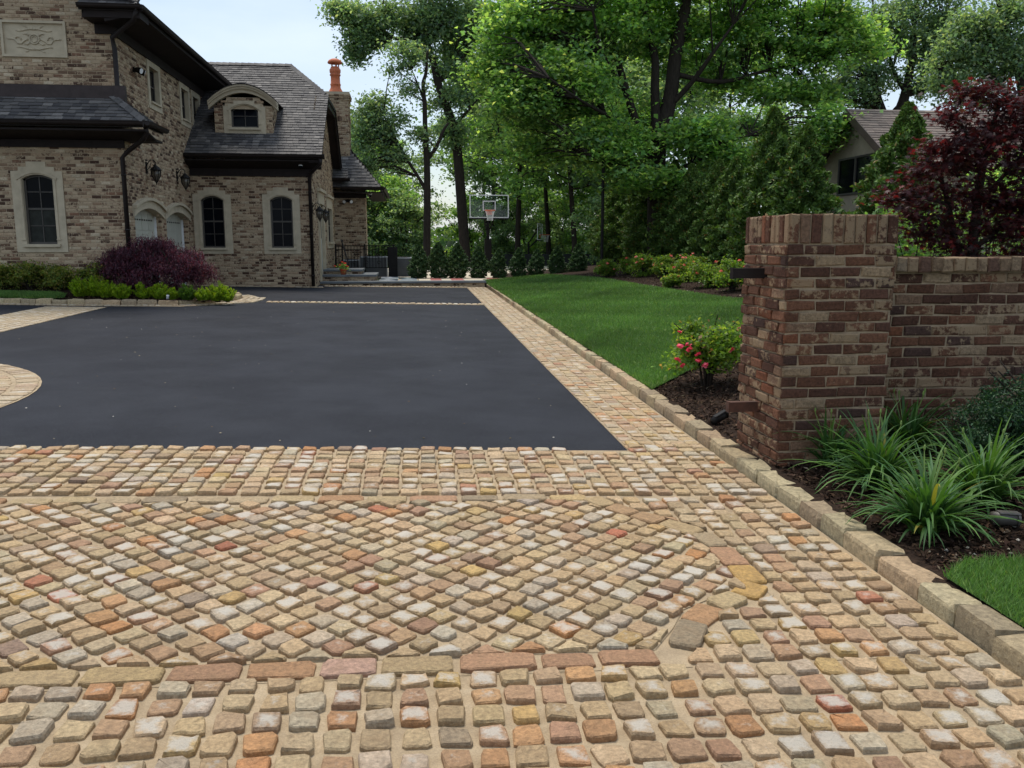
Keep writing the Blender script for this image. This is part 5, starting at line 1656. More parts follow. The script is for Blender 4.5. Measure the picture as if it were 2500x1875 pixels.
tall = [local_tree('woodland_tree', 31, 15, .8, 16, 46, .26, OAK, .36, .20, cl=1.0), local_tree('woodland_tree', 32, 16, .75, 18, 44, .25, GREEN, .30, .19, cl=1.0),
        local_tree('woodland_tree', 33, 14, .8, 14, 42, .26, OAK, .45, .22, cl=.8)]
under = [local_tree('understory_tree', 41, 5.2, .55, 14, 40, .19, OAK, .06, .34, thick=.08, cl=1.0), local_tree('understory_tree', 42, 6.2, .6, 15, 44, .20, GREEN, .10, .30, thick=.08, cl=1.0)]
# (photo x of the trunk, distance, kind, scale)
WOOD = [(1213, 58, 0, .95, 'between the hoop and the thick trunk'), (1264, 50, 1, 1.0, 'with a thick trunk right of the hoop'), (1339, 54, 2, 1.0, 'above the seventh evergreen'), (1402, 48, 0, .95, 'above the last small evergreen'),
        (1500, 56, 1, 1.0, 'just right of the lamp post'), (1551, 44, 2, .9, 'left of the big maple stems'), (1690, 46, 0, .9, 'right of the big maple stems'), (1780, 52, 1, .95, 'over the evergreen row'),
        (1185, 66, 2, 1.0, 'behind the clear backboard'), (870, 62, 0, .72, 'behind the rear block corner'), (930, 58, 1, .62, 'left of the slender oak'), (985, 66, 2, .72, 'behind the slender oak'),
        (1320, 68, 0, 1.1, 'far back in the wood'), (1440, 70, 1, 1.1, 'far back behind the lamp post'), (1860, 60, 2, .9, 'far behind the tall evergreens')]
for px, Y, k, s, where in WOOD:
    p = atY(px, 600, Y)
    copy_tree(tall[k], (p[0], Y, terrain(p[0], Y) - .1), rng.uniform(0, 6.28), s * rng.uniform(.96, 1.04), 'tall woodland tree ' + where, 'woodland trees beyond the court')
UND = [(868, 50, 0, .95, 'right against the rear block'), (925, 52, 1, .9, 'behind the air conditioning units'), (985, 50, 0, .8, 'left of the slender oak trunk'), (905, 64, 1, 1.2, 'deep behind the railing'), (1160, 60, 1, .85, 'below the backboard'),
       (1235, 56, 0, .8, 'behind the hoop pole'), (1290, 62, 1, .95, 'behind the sideways hoop'), (1370, 58, 0, .9, 'behind the last evergreens'), (1440, 54, 1, .9, 'behind the lamp post'), (1490, 44, 0, .8, 'at the end of the evergreen row'),
       (1560, 50, 1, 1.0, 'under the maple'), (1640, 55, 0, 1.0, 'behind the maple trunk'), (1720, 50, 1, 1.0, 'right of the maple trunk'), (1010, 72, 0, 1.0, 'far behind the slender oak'), (1330, 76, 0, 1.1, 'farthest back')]
for px, Y, k, s, where in UND:
    p = atY(px, 600, Y)
    copy_tree(under[k], (p[0], Y, terrain(p[0], Y) - .1), rng.uniform(0, 6.28), s * rng.uniform(.95, 1.05), 'low leafy understory tree ' + where, 'understory trees beyond the court')
for t in tall + under: kill(t)
# trees at the upper right, behind the neighbour's roof
Y5 = 36.0
b = atY(2180, 560, Y5)
o = thing('oak_tree', 'open branched oak behind the neighbouring roof', 'tree', (b[0], Y5, .4))
tree_parts(o, [pxl([(2165, 600, .30), (2175, 420, .28), (2190, 300, .25), (2210, 230, .20), (2225, 150, .15), (2232, 60, .10), (2240, -30, .05)], Y5),
               pxl([(2175, 330, .18), (2155, 270, .15), (2135, 200, .12), (2140, 100, .08), (2130, 0, .04)], Y5), pxl([(2185, 270, .12), (2215, 235, .10), (2260, 170, .07), (2270, 80, .04)], Y5),
               pxl([(2210, 225, .10), (2180, 170, .07), (2165, 90, .04)], Y5), pxl([(2225, 150, .08), (2300, 60, .05), (2350, 0, .03)], Y5)],
          pxb([(2130, 60, 60, 60, 24), (2200, 30, 70, 50, 26), (2280, 60, 60, 60, 26), (2170, 130, 40, 40, 12), (2260, 150, 44, 40, 16), (2330, 110, 50, 60, 20), (2320, 20, 60, 50, 20), (2110, 150, 34, 44, 12), (2230, -40, 180, 40, 40), (2190, 90, 90, 60, 36), (2290, 110, 70, 60, 24), (2150, 190, 50, 40, 16), (2330, 190, 60, 50, 26), (2080, 110, 50, 60, 20), (2120, 230, 60, 34, 20), (2060, 190, 60, 50, 26), (2250, 210, 50, 34, 16), (2030, 240, 50, 40, 20)], Y5, .8),
          60, .55, .15, OAK, 24, .6, .8, .65, r0=.025, tw=.95)
Y6 = 30.0
b = atY(2480, 560, Y6)
o = thing('oak_tree', 'bushy oak at the upper right above the red maple', 'tree', (b[0], Y6, .4))
tree_parts(o, [pxl([(2470, 600, .26), (2480, 420, .24), (2500, 250, .20), (2480, 150, .15), (2450, 60, .10), (2430, -30, .05)], Y6), pxl([(2490, 260, .14), (2400, 170, .10), (2350, 120, .06), (2290, 180, .03)], Y6), pxl([(2500, 240, .14), (2540, 120, .10), (2560, 20, .05)], Y6)],
          pxb([(2420, 60, 80, 60, 44), (2480, 20, 80, 50, 40), (2360, 150, 60, 60, 36), (2440, 180, 60, 50, 34), (2300, 210, 46, 40, 22), (2510, 120, 60, 60, 34), (2380, 250, 60, 40, 24), (2350, 60, 50, 40, 20), (2330, 130, 70, 60, 34), (2430, 120, 70, 60, 34)], Y6, .8),
          44, .5, .15, OAK, 25, .6, .8, .6, r0=.025, tw=.9)

# ---- evergreens
ARB = [((0.074,0.141,0.025),5), ((0.098,0.180,0.031),4), ((0.054,0.101,0.023),4), ((0.160,0.234,0.038),1.5), ((0.184,0.125,0.032),.5)]
def conifer(name, seed, H, R, n, size, cols, tip=.55, pw=1.5, rag=1.0, base=.06, label='', cat='evergreen tree'):
    """dense upright evergreen: fans of spray leaves over an uneven cone, on a stem"""
    r = np.random.default_rng(seed)
    o = thing(name, label, cat, (0, 0, -60), world=False)
    lump = r.normal(0, 1, (40, 3)); lump /= np.linalg.norm(lump, axis=1, keepdims=True)
    a = r.uniform(0, 2 * math.pi, n); f = r.uniform(0, 1, n) ** 1.15
    prof = np.where(f < .22, .72 + 1.27 * f, 1.0 * (1 - ((f - .22) / .78) ** pw) ** .85)
    tuft = .82 + rag * (.22 * np.sin(a * 3 + f * 17 + seed) * np.sin(f * 23 + a * 2) + .14 * np.sin(a * 5 - f * 31))
    q = r.uniform(.55, 1.0, n) ** .5
    rad = R * prof * tuft * q + .02
    p = np.stack([rad * np.cos(a), rad * np.sin(a), base * H + f * H * (1 - base)], 1)
    d = np.stack([np.cos(a) * .8, np.sin(a) * .8, np.full(n, .75)], 1)
    col = pal(cols, n, .25, r)
    V, F, C = leaves(p, size, col, .9, .42, .05, up=.2, r=r, dirs=d)
    link('crown', mesh_np('crown', V, F, C, MAT['needle']), o)
    m = MB(); m.tube([(0, 0, -.15), (0, 0, H * .5), (0, 0, H * .92)], [.05 * H * .3, .03 * H * .3, .008], 6); m.build('trunk', MAT['bark'], o)
    return o
ev = [conifer('evergreen_tree', 51, 3.3, .80, 17000, .115, ARB, pw=1.5, rag=1.5), conifer('evergreen_tree', 52, 3.5, .74, 17000, .115, ARB, pw=1.7, rag=1.6), conifer('evergreen_tree', 54, 3.1, .78, 17000, .115, ARB, pw=1.35, rag=1.7)]
rows_ev = [(15.3, 9.05), (17.9, 8.35), (20.0, 8.5), (21.9, 8.35), (23.8, 8.6), (25.6, 8.4), (27.6, 8.5), (29.6, 8.3), (31.6, 8.5), (33.8, 8.2), (36.2, 8.4)]
evl = ['nearest tall evergreen, showing green behind the red maple', 'tall feathery evergreen with a brownish tip beside the beige gable', 'tall evergreen just left of the beige gable'] + \
      ['tall evergreen in the dark row behind the roses, %s from the beige gable' % w for w in ('second', 'third', 'fourth', 'fifth', 'sixth', 'seventh', 'eighth', 'ninth')]
for k, ((y, x), lbl) in enumerate(zip(rows_ev, evl)):
    s = (1.02, 1.08, 1.14, .92, 1.0, .9, 1.04, 1.1, .95, 1.08, 1.0)[k]
    copy_tree(ev[(k * 2) % 3], (x, y, HR(x, y) - .05), k * 1.7, (s * 1.05, s * 1.05, s), lbl, 'tall evergreens behind the roses')
for t in ev: kill(t)
hol = conifer('small_evergreen', 53, 1.16, .33, 4600, .08, [((.034,.075,.026),5), ((.050,.105,.034),4), ((.085,.145,.045),1.8)], pw=1.7, rag=1.4, cat='evergreen')
hx = [1023, 1072, 1118, 1169, 1217, 1266, 1310, 1360, 1410]
hb = [681, 681, 681, 681, 680, 679, 679, 677, 675]
hl = ['leftmost', 'second', 'third', 'fourth', 'fifth', 'sixth', 'seventh', 'eighth', 'rightmost']
hs = [1.02, 1.1, 1.08, .98, .92, .92, .9, .96, 1.0]
for x, y_, l_, s in zip(hx, hb, hl, hs):
    p = atY(x, y_, 30.2)
    copy_tree(hol, (p[0], 30.2, p[2] - .02), rng.uniform(0, 6), (s * 1.05, s * 1.05, s), l_ + ' of the nine small conical evergreens in front of the court', 'small evergreens in front of the court')
kill(hol)

# ---- shrubs
def gndR(px, py, h=0.0):
    """where a pixel's ray meets the right-hand garden"""
    d = ray(px, py); t = 2.0 / np.linalg.norm(d)
    for _ in range(4000):
        p = CAM + d * t
        if p[2] < HR(p[0], p[1]) + h: break
        t += .01 / np.linalg.norm(d) * 2
    return p
def bush(name, label, cat, loc, R, H, n, size, cols, seed, group=None, mat='leaf', nst=10, tilt=.7, aspect=.65, cl=26, cr=None, blooms=0, bloom_cols=None, bloom_size=.03, flat=.6, topb=.35):
    r = np.random.default_rng(seed); rr = random.Random(seed)
    o = thing(name, label, cat, loc, group)
    x, y, z = [float(v) for v in loc]
    limbs, blobs = [], []
    for k in range(nst):
        a = 2 * math.pi * k / nst + rr.uniform(-.3, .3); L = R * rr.uniform(.45, .95); h = H * rr.uniform(.55, 1.0)
        e = (x + L * math.cos(a), y + L * math.sin(a), z + h)
        limbs.append([((x + .03 * math.cos(a), y + .03 * math.sin(a), z - .05), .012), ((x + L * .35 * math.cos(a), y + L * .35 * math.sin(a), z + h * .6), .009), (e, .004)])
    cl_ = [((x, y, z + H * .52), (R * .92, R * .92, H * .45), cl)]
    per = n / cl
    tree_parts(o, limbs, cl_, per, cr or R * .34, size, cols, seed, flat, tilt, aspect, r0=.006, tw=.4, shell=.42, mat=mat, nside=5, ck=.3)
    if blooms:
        me = BLOOM
        for k in range(blooms):
            a = rr.uniform(-2.9, -.2) if rr.random() < .75 else rr.uniform(0, 3.1)
            f = rr.uniform(topb, 1.0)
            L = R * math.sqrt(max(0, 1 - (f * .9) ** 2)) * rr.uniform(.85, 1.08)
            b_ = link('bloom', me, o, Vector((x + L * math.cos(a), y + L * math.sin(a), z + H * f * rr.uniform(.95, 1.05))))
            s = bloom_size / .03 * rr.uniform(.75, 1.25); b_.scale = (s, s, s); b_.rotation_euler = (rr.uniform(-.6, .6), rr.uniform(-.6, .6), rr.uniform(0, 6))
    return o
def make_bloom(cols, seed=3):
    r = np.random.default_rng(seed)
    P_, D_ = [], []
    for ringn, rad, z in ((6, .016, .002), (5, .009, .010), (3, .003, .016)):
        for k in range(ringn):
            a = 2 * math.pi * k / ringn + ringn
            P_.append((rad * math.cos(a), rad * math.sin(a), z)); D_.append((math.cos(a), math.sin(a), .35 + z * 40))
    P_, D_ = np.array(P_), np.array(D_, float)
    V, F, C = leaves(P_, .030, pal(cols, len(P_), .15, r), .25, .95, -.2, r=r, dirs=D_)
    return mesh_np('bloom', V, F, C, MAT['petal'])
BLOOM = make_bloom([((.72,.07,.14),5), ((.85,.16,.24),4), ((.88,.42,.42),1)])
ROSE = [((0.116,0.225,0.032),5), ((0.166,0.278,0.045),4), ((0.087,0.171,0.032),3), ((0.233,0.297,0.064),1.5), ((0.292,0.179,0.079),.4)]
p = gndR(1775, 975)
bush('rose_bush', 'pink flowering rose bush beside the gate pier', 'rose bush', (2.86, 8.05, HR(2.86, 8.05)), .42, .74, 4200, .046, ROSE, 61, 'rose bushes', blooms=17, bloom_size=.034, cl=44, topb=.3)
BLOOM = make_bloom([((.75,.16,.13),5), ((.85,.26,.20),4), ((.85,.45,.38),1)], 4)
rb = [(1482, 678, .46, .55, 4, 'farthest rose bush, by the lamp post'), (1532, 672, .45, .55, 2, 'rose bush with few blooms second from the lamp post'), (1572, 678, .55, .72, 7, 'rose bush with coral blooms third from the lamp post'), (1625, 680, .5, .62, 5, 'rose bush in the middle of the rear rose row'),
      (1680, 690, .62, .82, 8, 'tallest rose bush of the rear row'), (1728, 706, .6, .68, 4, 'rose bush second from the gate pier in the rear row'), (1788, 716, .6, .74, 5, 'rear rose bush partly hidden by the gate pier'), (1640, 705, .32, .35, 2, 'lowest rose bush, at the front of the rear row')]
for k, (px, py, R_, H_, nb_, lbl) in enumerate(rb):
    p = gndR(px, py); p = p + (p - CAM) / np.linalg.norm(p[:2]) * R_ * .75; R_, H_ = R_ * .8, H_ * .88
    bush('rose_bush', lbl, 'rose bush', (p[0], p[1], HR(p[0], p[1])), R_, H_, 3000, .06, ROSE, 62 + k, 'rose bushes', blooms=nb_, bloom_size=.045, cl=40, topb=.4)
# left bed
AZ = [((0.216,0.244,0.060),5), ((0.159,0.231,0.052),4), ((0.317,0.273,0.083),2), ((0.101,0.173,0.042),3)]
for k, (px, R_, H_, lbl) in enumerate(((5, .45, .62, 'olive green shrub at the left edge below the front window'), (72, .46, .66, 'olive green shrub below the right side of the front window'), (150, .42, .58, 'olive green shrub between the front window and the lime plants'), (232, .36, .66, 'olive shrub peeping out left of the purple maple'))):
    p = atY(px, 700, 19.55)
    bush('leafy_shrub', lbl, 'shrub', (p[0], 19.55, bedz(p[0], 19.55)), R_ * .92, H_ * .88, 3400, .05, AZ, 80 + k, 'shrubs below the front wall', cl=40)
LIME = [((0.253,0.392,0.016),5), ((0.196,0.332,0.016),4), ((0.341,0.440,0.026),2.5), ((0.113,0.213,0.016),2)]
def lime(label, px, py, R_, H_, seed, cols=LIME):
    """low mound of upright lime sprays"""
    y = 18.80 + (734 - py) * .012
    x = float(atY(px, 735, y)[0])
    z = bedz(x, y) - .01
    r = np.random.default_rng(seed)
    o = thing('lime_spirea', label, 'plant', (x, y, z), 'lime green plants in the left bed')
    R_, H_ = R_ * .82, H_ * .95
    n = 4600
    k = r.integers(0, 46, n); a0 = r.uniform(0, 6.28, 46); q0 = np.sqrt(r.uniform(0, 1, 46)); h0 = H_ * (1 - .4 * q0 ** 2) * r.uniform(.5, 1.25, 46)
    f = r.uniform(.12, 1, n)
    rad = q0[k] * R_ * (.35 + .65 * f)
    p = np.stack([x + rad * np.cos(a0[k]) + r.normal(0, .014, n), y + rad * np.sin(a0[k]) + r.normal(0, .014, n), z + f * h0[k]], 1)
    d = np.stack([np.cos(a0[k]) * q0[k] * .5, np.sin(a0[k]) * q0[k] * .5, np.full(n, 1.0)], 1)
    V, F, C = leaves(p, .055, pal(cols, n, .35, r), .8, .2, .0, up=.2, r=r, dirs=d)
    link('foliage', mesh_np('foliage', V, F, C, MAT['leaf']), o)
    m = MB()
    for j in range(46):
        m.tube([(x + .2*q0[j]*R_*math.cos(a0[j]), y + .2*q0[j]*R_*math.sin(a0[j]), z - .02), (x + q0[j]*R_*math.cos(a0[j]), y + q0[j]*R_*math.sin(a0[j]), z + h0[j])], [.004, .002], 4, False)
    m.build('stems', MAT['bark'], o)
DLIME = [((.07,.16,.014),5), ((.05,.12,.014),4), ((.12,.22,.02),2)]
LL = [(196, 722, .30, .40, 'lime green mound at the left end of its row'), (232, 722, .28, .42, 'lime green mound second from the left of its row'), (262, 728, .24, .34, 'lime green mound left of the purple maple'), (300, 734, .26, .30, 'low lime green mound in front of the purple maple, nearest the kerb'),
      (352, 730, .24, .30, 'upright lime plant below the middle of the purple maple'), (392, 729, .26, .32, 'broad lime plant below the purple maple'), (420, 731, .18, .24, 'small lime plant left of the pale spotlight'), (458, 729, .24, .32, 'darker green plant right of the pale spotlight'),
      (496, 731, .20, .28, 'single bright lime plant under the right side of the purple maple'), (532, 722, .30, .38, 'lime green mound right of the purple maple'), (556, 722, .24, .30, 'rightmost lime green mound beside the rounded kerb')]
for k, (px, py, R_, H_, lbl) in enumerate(LL): lime(lbl, px, py, R_, H_, 90 + k, DLIME if 'darker' in lbl else LIME)
# purple laceleaf maple
PUR = [((0.079,0.030,0.050),5), ((0.115,0.038,0.059),4), ((0.055,0.026,0.042),4), ((0.169,0.048,0.062),2), ((0.198,0.086,0.103),.7)]
b = atY(378, 735, 19.35)
mx_, my_, mz_ = float(atY(378, 700, 19.85)[0]), 19.85, bedz(float(b[0]), 19.8) - .02
o = thing('purple_maple', 'low dome of purple laceleaf maple in the left bed', 'tree', (mx_, my_, mz_))
r_np = np.random.default_rng(100); rr = random.Random(100)
limbs, blobs = [[((mx_, my_, mz_ - .1), .07), ((mx_ + .05, my_, mz_ + .35), .06), ((mx_ - .05, my_, mz_ + .7), .05)]], []
for k in range(16):
    a = 2 * math.pi * k / 16 + rr.uniform(-.2, .2); L = rr.uniform(.6, 1.0)
    ex, ey = mx_ + 1.28 * L * math.cos(a), my_ + .66 * L * math.sin(a)
    zt = mz_ + 1.0 - .5 * L ** 2.4 + rr.uniform(-.05, .05)
    limbs.append([((mx_, my_, mz_ + .5), .03), ((mx_ + (ex - mx_) * .5, my_ + (ey - my_) * .5, mz_ + .86), .014), ((ex, ey, zt - .06), .008)])
for k in range(140):
    a = rr.uniform(0, 6.28); L = math.sqrt(rr.uniform(0, 1))
    zt = 1.0 - .55 * L ** 2.2 + .05 * math.sin(5 * a)
    zz = zt - abs(rr.gauss(0, .18)) if L < .8 else rr.uniform(.12, zt)
    blobs.append(((mx_ + 1.24 * L * math.cos(a), my_ + .66 * L * math.sin(a), mz_ + max(.12, zz)), (.12, .12, .08), 2))
tree_parts(o, limbs, blobs, 150, .17, .052, PUR, 101, .75, .9, .34, r0=.005, tw=.5, mat='red_leaf', nside=6, droop=.7, ck=.3, sag=.25)
# upright red maple behind the garden wall
RED = [((.060,.018,.020),5), ((.042,.016,.019),5), ((.095,.020,.018),2.2), ((.15,.022,.018),.9), ((.060,.036,.022),1.6)]
Y7 = 8.2
b = atY(2374, 640, Y7)
o = thing('red_maple', 'upright dark red maple behind the garden wall', 'tree', (float(b[0]), Y7, HR(5, Y7)))
rm_l = [pxl([(2372, 760, .06), (2374, 614, .05), (2386, 498, .042), (2400, 400, .035), (2420, 320, .025), (2440, 250, .015)], Y7),
        pxl([(2372, 700, .045), (2331, 580, .032), (2315, 498, .026), (2290, 420, .02), (2250, 380, .012)], Y7), pxl([(2386, 498, .025), (2450, 430, .02), (2500, 370, .012)], Y7),
        pxl([(2315, 500, .02), (2240, 480, .014, -.3), (2180, 490, .008, -.4)], Y7), pxl([(2400, 400, .02), (2360, 330, .014, -.2), (2330, 260, .008, -.3)], Y7), pxl([(2374, 610, .03), (2440, 560, .02), (2520, 520, .012)], Y7)]
rm_b = pxb([(2380, 225, 75, 26, 26), (2450, 250, 90, 36, 34), (2330, 290, 60, 30, 24, -.2), (2420, 330, 110, 46, 54), (2290, 360, 60, 30, 26, -.2), (2350, 390, 90, 40, 42, -.1), (2480, 400, 90, 60, 44), (2240, 420, 50, 24, 18, -.2),
            (2200, 480, 62, 30, 26, -.3), (2270, 470, 60, 34, 26), (2390, 470, 100, 50, 46), (2500, 500, 80, 70, 40), (2340, 540, 90, 40, 30), (2450, 570, 90, 40, 34), (2250, 560, 60, 30, 16), (2560, 350, 80, 120, 40), (2300, 600, 70, 40, 30), (2380, 640, 90, 40, 34), (2480, 630, 90, 50, 40), (2230, 520, 60, 34, 24), (2440, 500, 100, 60, 50), (2480, 300, 70, 50, 34), (2540, 470, 70, 90, 40)], Y7, .8)
tree_parts(o, rm_l, rm_b, 16, .17, .070, RED, 102, .45, .5, r0=.005, tw=.7, mat='red_leaf', leaf=palmate, nside=7, ck=.35)
# small red-leaved and green shrubs behind the wall
for k, (px, Y, R_, H_, cols, mt, lbl) in enumerate(((2290, 7.0, .5, 1.05, RED, 'red_leaf', 'low dark red shrub just behind the garden wall'), (2440, 7.4, .6, 1.0, RED, 'red_leaf', 'second dark red shrub behind the garden wall, at the frame edge'),
                                          (2420, 11.5, .95, 2.0, GREEN, 'leaf', 'bright green shrub showing through the red maple'), (2560, 12.5, 1.2, 2.6, GREEN, 'leaf', 'bright green shrub at the right edge behind the red maple'), (2230, 10.8, .9, 1.7, DARK, 'leaf', 'dark green shrub between the pier and the red maple'))):
    p = atY(px, 600, Y)
    bush('leafy_shrub', lbl, 'shrub', (float(p[0]), Y, HR(float(p[0]), Y)), R_, H_, 3600 if mt == 'leaf' else 2600, .075 if Y > 9 else .05, cols, 110 + k, 'shrubs behind the garden wall', mat=mt, cl=40)
# dark juniper at the right edge
JUN = [((0.016,0.047,0.022),5), ((0.023,0.065,0.026),4), ((0.036,0.088,0.031),2), ((0.065,0.124,0.036),.6)]
for k, (px, py, Y, R_, H_, lbl) in enumerate(((2440, 1150, 4.75, .36, .42, 'dark blue green juniper beside the garden wall'), (2540, 1100, 4.7, .42, .62, 'taller dark juniper cut by the right edge of the picture'))):
    p = atY(px, py, Y)
    z = HR(float(p[0]), Y)
    bush('juniper', lbl, 'shrub', (float(p[0]), Y, z), R_, H_, 12000, .024, JUN, 120 + k, 'junipers by the garden wall', mat='needle', cl=90, cr=.075, tilt=1.2, aspect=.4, flat=.9)

# ---- daylilies: every blade a leaf of its own
def daylily(label, px, py, n, L, seed):
    g = gndR(px, py); x, y, z = float(g[0]), float(g[1]), HR(float(g[0]), float(g[1]))
    rr = random.Random(seed)
    o = thing('daylily', label, 'plant', (x, y, z), 'daylilies in front of the garden wall')
    for k in range(int(n * 1.75)):
        a = rr.uniform(0, 6.283); ln = L * 1.12 * rr.uniform(.5, 1.12); el = rr.uniform(.5, 1.42); bend = rr.uniform(.8, 2.6) * (1.5 - el * .6)
        w = rr.uniform(.0085, .0145)
        d = np.array([math.cos(a), math.sin(a)]); s_ = np.array([-d[1], d[0]])
        ox, oy = x + rr.gauss(0, .028), y + rr.gauss(0, .028)
        pts, hor, ver, an = [], 0.0, 0.0, el
        N = 8
        for i in range(N + 1):
            t = i / N
            pts.append((hor, ver, w * (1 - t ** 2.2) * (.75 + .9 * t * (1 - t)) + .0006))
            hor += math.cos(an) * ln / N; ver += math.sin(an) * ln / N; an -= bend / N * (.35 + 1.3 * t)
        V, F = [], []
        for (h_, v_, ww) in pts:
            for sg, dz in ((-1, .45), (0, 0), (1, .45)):
                V.append((ox + d[0]*h_ + s_[0]*ww*sg, oy + d[1]*h_ + s_[1]*ww*sg, max(z + .004, z + v_ + ww*dz*abs(sg))))
        for i in range(N):
            for j in range(2): F.append((i*3+j, i*3+j+1, (i+1)*3+j+1, (i+1)*3+j))
        c = np.array(rr.choice([(.055,.14,.03), (.075,.17,.034), (.045,.115,.03), (.06,.145,.05), (.10,.20,.04)])) * rr.uniform(.8, 1.2)
        if rr.random() < .02: c = np.array((.30, .27, .05))
        me = bpy.data.meshes.new('leaf'); me.from_pydata(V, [], F); me.polygons.foreach_set('use_smooth', [True] * len(F))
        set_cols(me, np.tile(c, (len(V), 1))); me.materials.append(MAT['grass'])
        link('leaf', me, o)
    for k in range(4):                                       # flower scapes with buds
        a = rr.uniform(0, 6.28); h_ = L * rr.uniform(.75, 1.0); q = (x + .12 * math.cos(a), y + .12 * math.sin(a), z + h_)
        m = MB(); m.tube([(x, y, z), ((x + q[0])/2 - .01, (y + q[1])/2, z + h_*.6), q], [.004, .003, .0025], 5); m.lathe((q[0], q[1], q[2]), [(.002, 0), (.007, .012), (.005, .028), (.001, .034)], 6)
        m.build('scape', MAT_SCAPE, o)
MAT_SCAPE = simple('scape_green', (.16, .24, .05), .6, .2, 20, 0)
for k, (px, py, n, L, lbl) in enumerate(((2030, 1135, 70, .40, 'leftmost daylily, against the gate pier'), (2140, 1190, 110, .46, 'large daylily in the middle of the clumps'), (2262, 1300, 120, .44, 'frontmost daylily, nearest the kerb'), (2395, 1225, 110, .44, 'rightmost daylily, beside the small spotlight'), (2215, 1100, 95, .44, 'rear daylily touching the garden wall'))):
    daylily(lbl, px, py, n, L, 130 + k)

# ---- spotlights
def spot(label, loc, yaw, tilt, L, r_, mat, cat='spotlight'):
    o = thing('spotlight', label, cat, loc, 'garden spotlights')
    x, y, z = [float(v) for v in loc]
    d = np.array([math.cos(yaw) * math.cos(tilt), math.sin(yaw) * math.cos(tilt), math.sin(tilt)])
    c = np.array([x, y, z + .05])
    MB().tube([c - d * L * .5, c + d * L * .5], r_, 14).build('lamp_body', mat, o, True)
    MB().tube([c + d * L * .5, c + d * (L * .5 + .012)], r_ * 1.12, 14).build('rim', mat, o)
    MB().tube([(x, y, z - .05), tuple(c)], .012, 6).build('stake', MAT['iron'], o)
    sd_ = np.cross(d, (0, 0, 1)); sd_ /= np.linalg.norm(sd_); upv = np.cross(sd_, d)
    q = [c + d*L*a + sd_*r_*b + upv*(r_*e) for a, b, e in ((-.3, -.75, .92), (.62, -.75, .92), (.62, .75, .92), (-.3, .75, .92), (-.3, -.6, 1.12), (.62, -.6, 1.12), (.62, .6, 1.12), (-.3, .6, 1.12))]
    MB().hexa(q).build('glare_shield', mat, o)
MAT['bronze'] = simple('spot_bronze', (.070, .062, .055), .5, .2, 20, .05)
p = gndR(2448, 1292); spot('bronze spotlight lying on the mulch beside the right daylily', (p[0], p[1], HR(p[0], p[1])), math.radians(-8), math.radians(-3), .115, .034, MAT['bronze'])
p = gndR(1790, 992); spot('dark cylinder spotlight behind the gate pier', (2.44, 6.55, HR(2.44, 6.55)), math.radians(20), math.radians(22), .13, .032, MAT['iron'])
p = gnd(396, 737, .1); spot('small pale spotlight among the lime plants', (p[0], 18.72, bedz(p[0], 18.72)), math.radians(-60), math.radians(55), .10, .026, MAT['aclid'])
# pot plant foliage
r = np.random.default_rng(5); n = 420
pp = np.array(pot_p) + np.array([0, 0, .22]) + r.normal(0, .065, (n, 3)) * np.array([1, 1, .7])
V, F, C = leaves(pp, .06, pal(GREEN, n, .2, r), .8, .7, .1, r=r)
link('foliage', mesh_np('foliage', V, F, C, MAT['leaf']), pot_o)
BL = make_bloom([((.72,.05,.03),5), ((.8,.12,.05),2)], 9)
for k in range(12):
    b_ = link('bloom', BL, pot_o, Vector((pot_p[0] + rng.gauss(0, .10), pot_p[1] - .05 + rng.gauss(0, .06), pot_p[2] + .24 + rng.gauss(0, .08)))); b_.scale = (1.7,) * 3

# ---- lawn blades, mulch chips, pebbles
def blades(name, poly, n, zf, hgt, wid, cols, seed, near=None):
    r = np.random.default_rng(seed)
    P2 = np.array(poly); x0, y0 = P2.min(0); x1, y1 = P2.max(0)
    pts = []
    while len(pts) < n:
        x = r.uniform(x0, x1, n * 2); y = r.uniform(y0, y1, n * 2) if near is None else near / (near / y1 + r.uniform(0, 1, n * 2) * (near / max(y0, 1.6) - near / y1))
        ok = np.zeros(len(x), bool)
        for i in range(len(poly)):
            (ax_, ay_), (bx_, by_) = poly[i-1], poly[i]
            cr = ((ay_ > y) != (by_ > y)) & (x < (bx_-ax_) * (y-ay_) / ((by_-ay_) if by_ != ay_ else 1e-9) + ax_)
            ok ^= cr
        pts += list(zip(x[ok], y[ok]))
    pts = np.array(pts[:n])
    sc = np.clip(pts[:, 1] / 9.0, .55, 2.2)
    z = np.array([zf(a, b_) for a, b_ in pts])
    a = r.uniform(0, 6.28, n); h = hgt * r.uniform(.6, 1.3, n) * sc ** .35; w = wid * sc * r.uniform(.7, 1.3, n)
    ln = r.normal(0, .45, (n, 2)) * h[:, None]
    B = np.stack([pts[:, 0], pts[:, 1], z - .004], 1)
    S = np.stack([np.cos(a) * w, np.sin(a) * w, np.zeros(n)], 1)
    T = B + np.stack([ln[:, 0], ln[:, 1], h], 1)
    V = np.stack([B - S, B + S, T], 1).reshape(-1, 3)
    patch = 1 + .24 * np.sin(pts[:, 0] * 1.7 + 1.3 * np.sin(pts[:, 1] * .8)) * np.sin(pts[:, 1] * 1.1 + pts[:, 0] * .6) + .12 * np.sin(pts[:, 0] * 5.1 + 2) * np.sin(pts[:, 1] * 3.7)
    C = np.repeat(pal(cols, n, .25, r) * patch[:, None], 3, 0)
    return link(name, mesh_np(name, V, np.arange(3 * n).reshape(n, 3), C, MAT['grass']))
LG = [((0.100,0.202,0.046),5), ((0.130,0.242,0.057),4), ((0.081,0.161,0.039),3), ((0.214,0.291,0.085),1)]
tag(blades('lawn_grass', LAWN_R, 210000, lambda x, y: HR(x, y) + .022, .042, .0055, LG, 201, near=9), 'trimmed green lawn between the kerb and the rose bed', 'grass', kind='stuff')
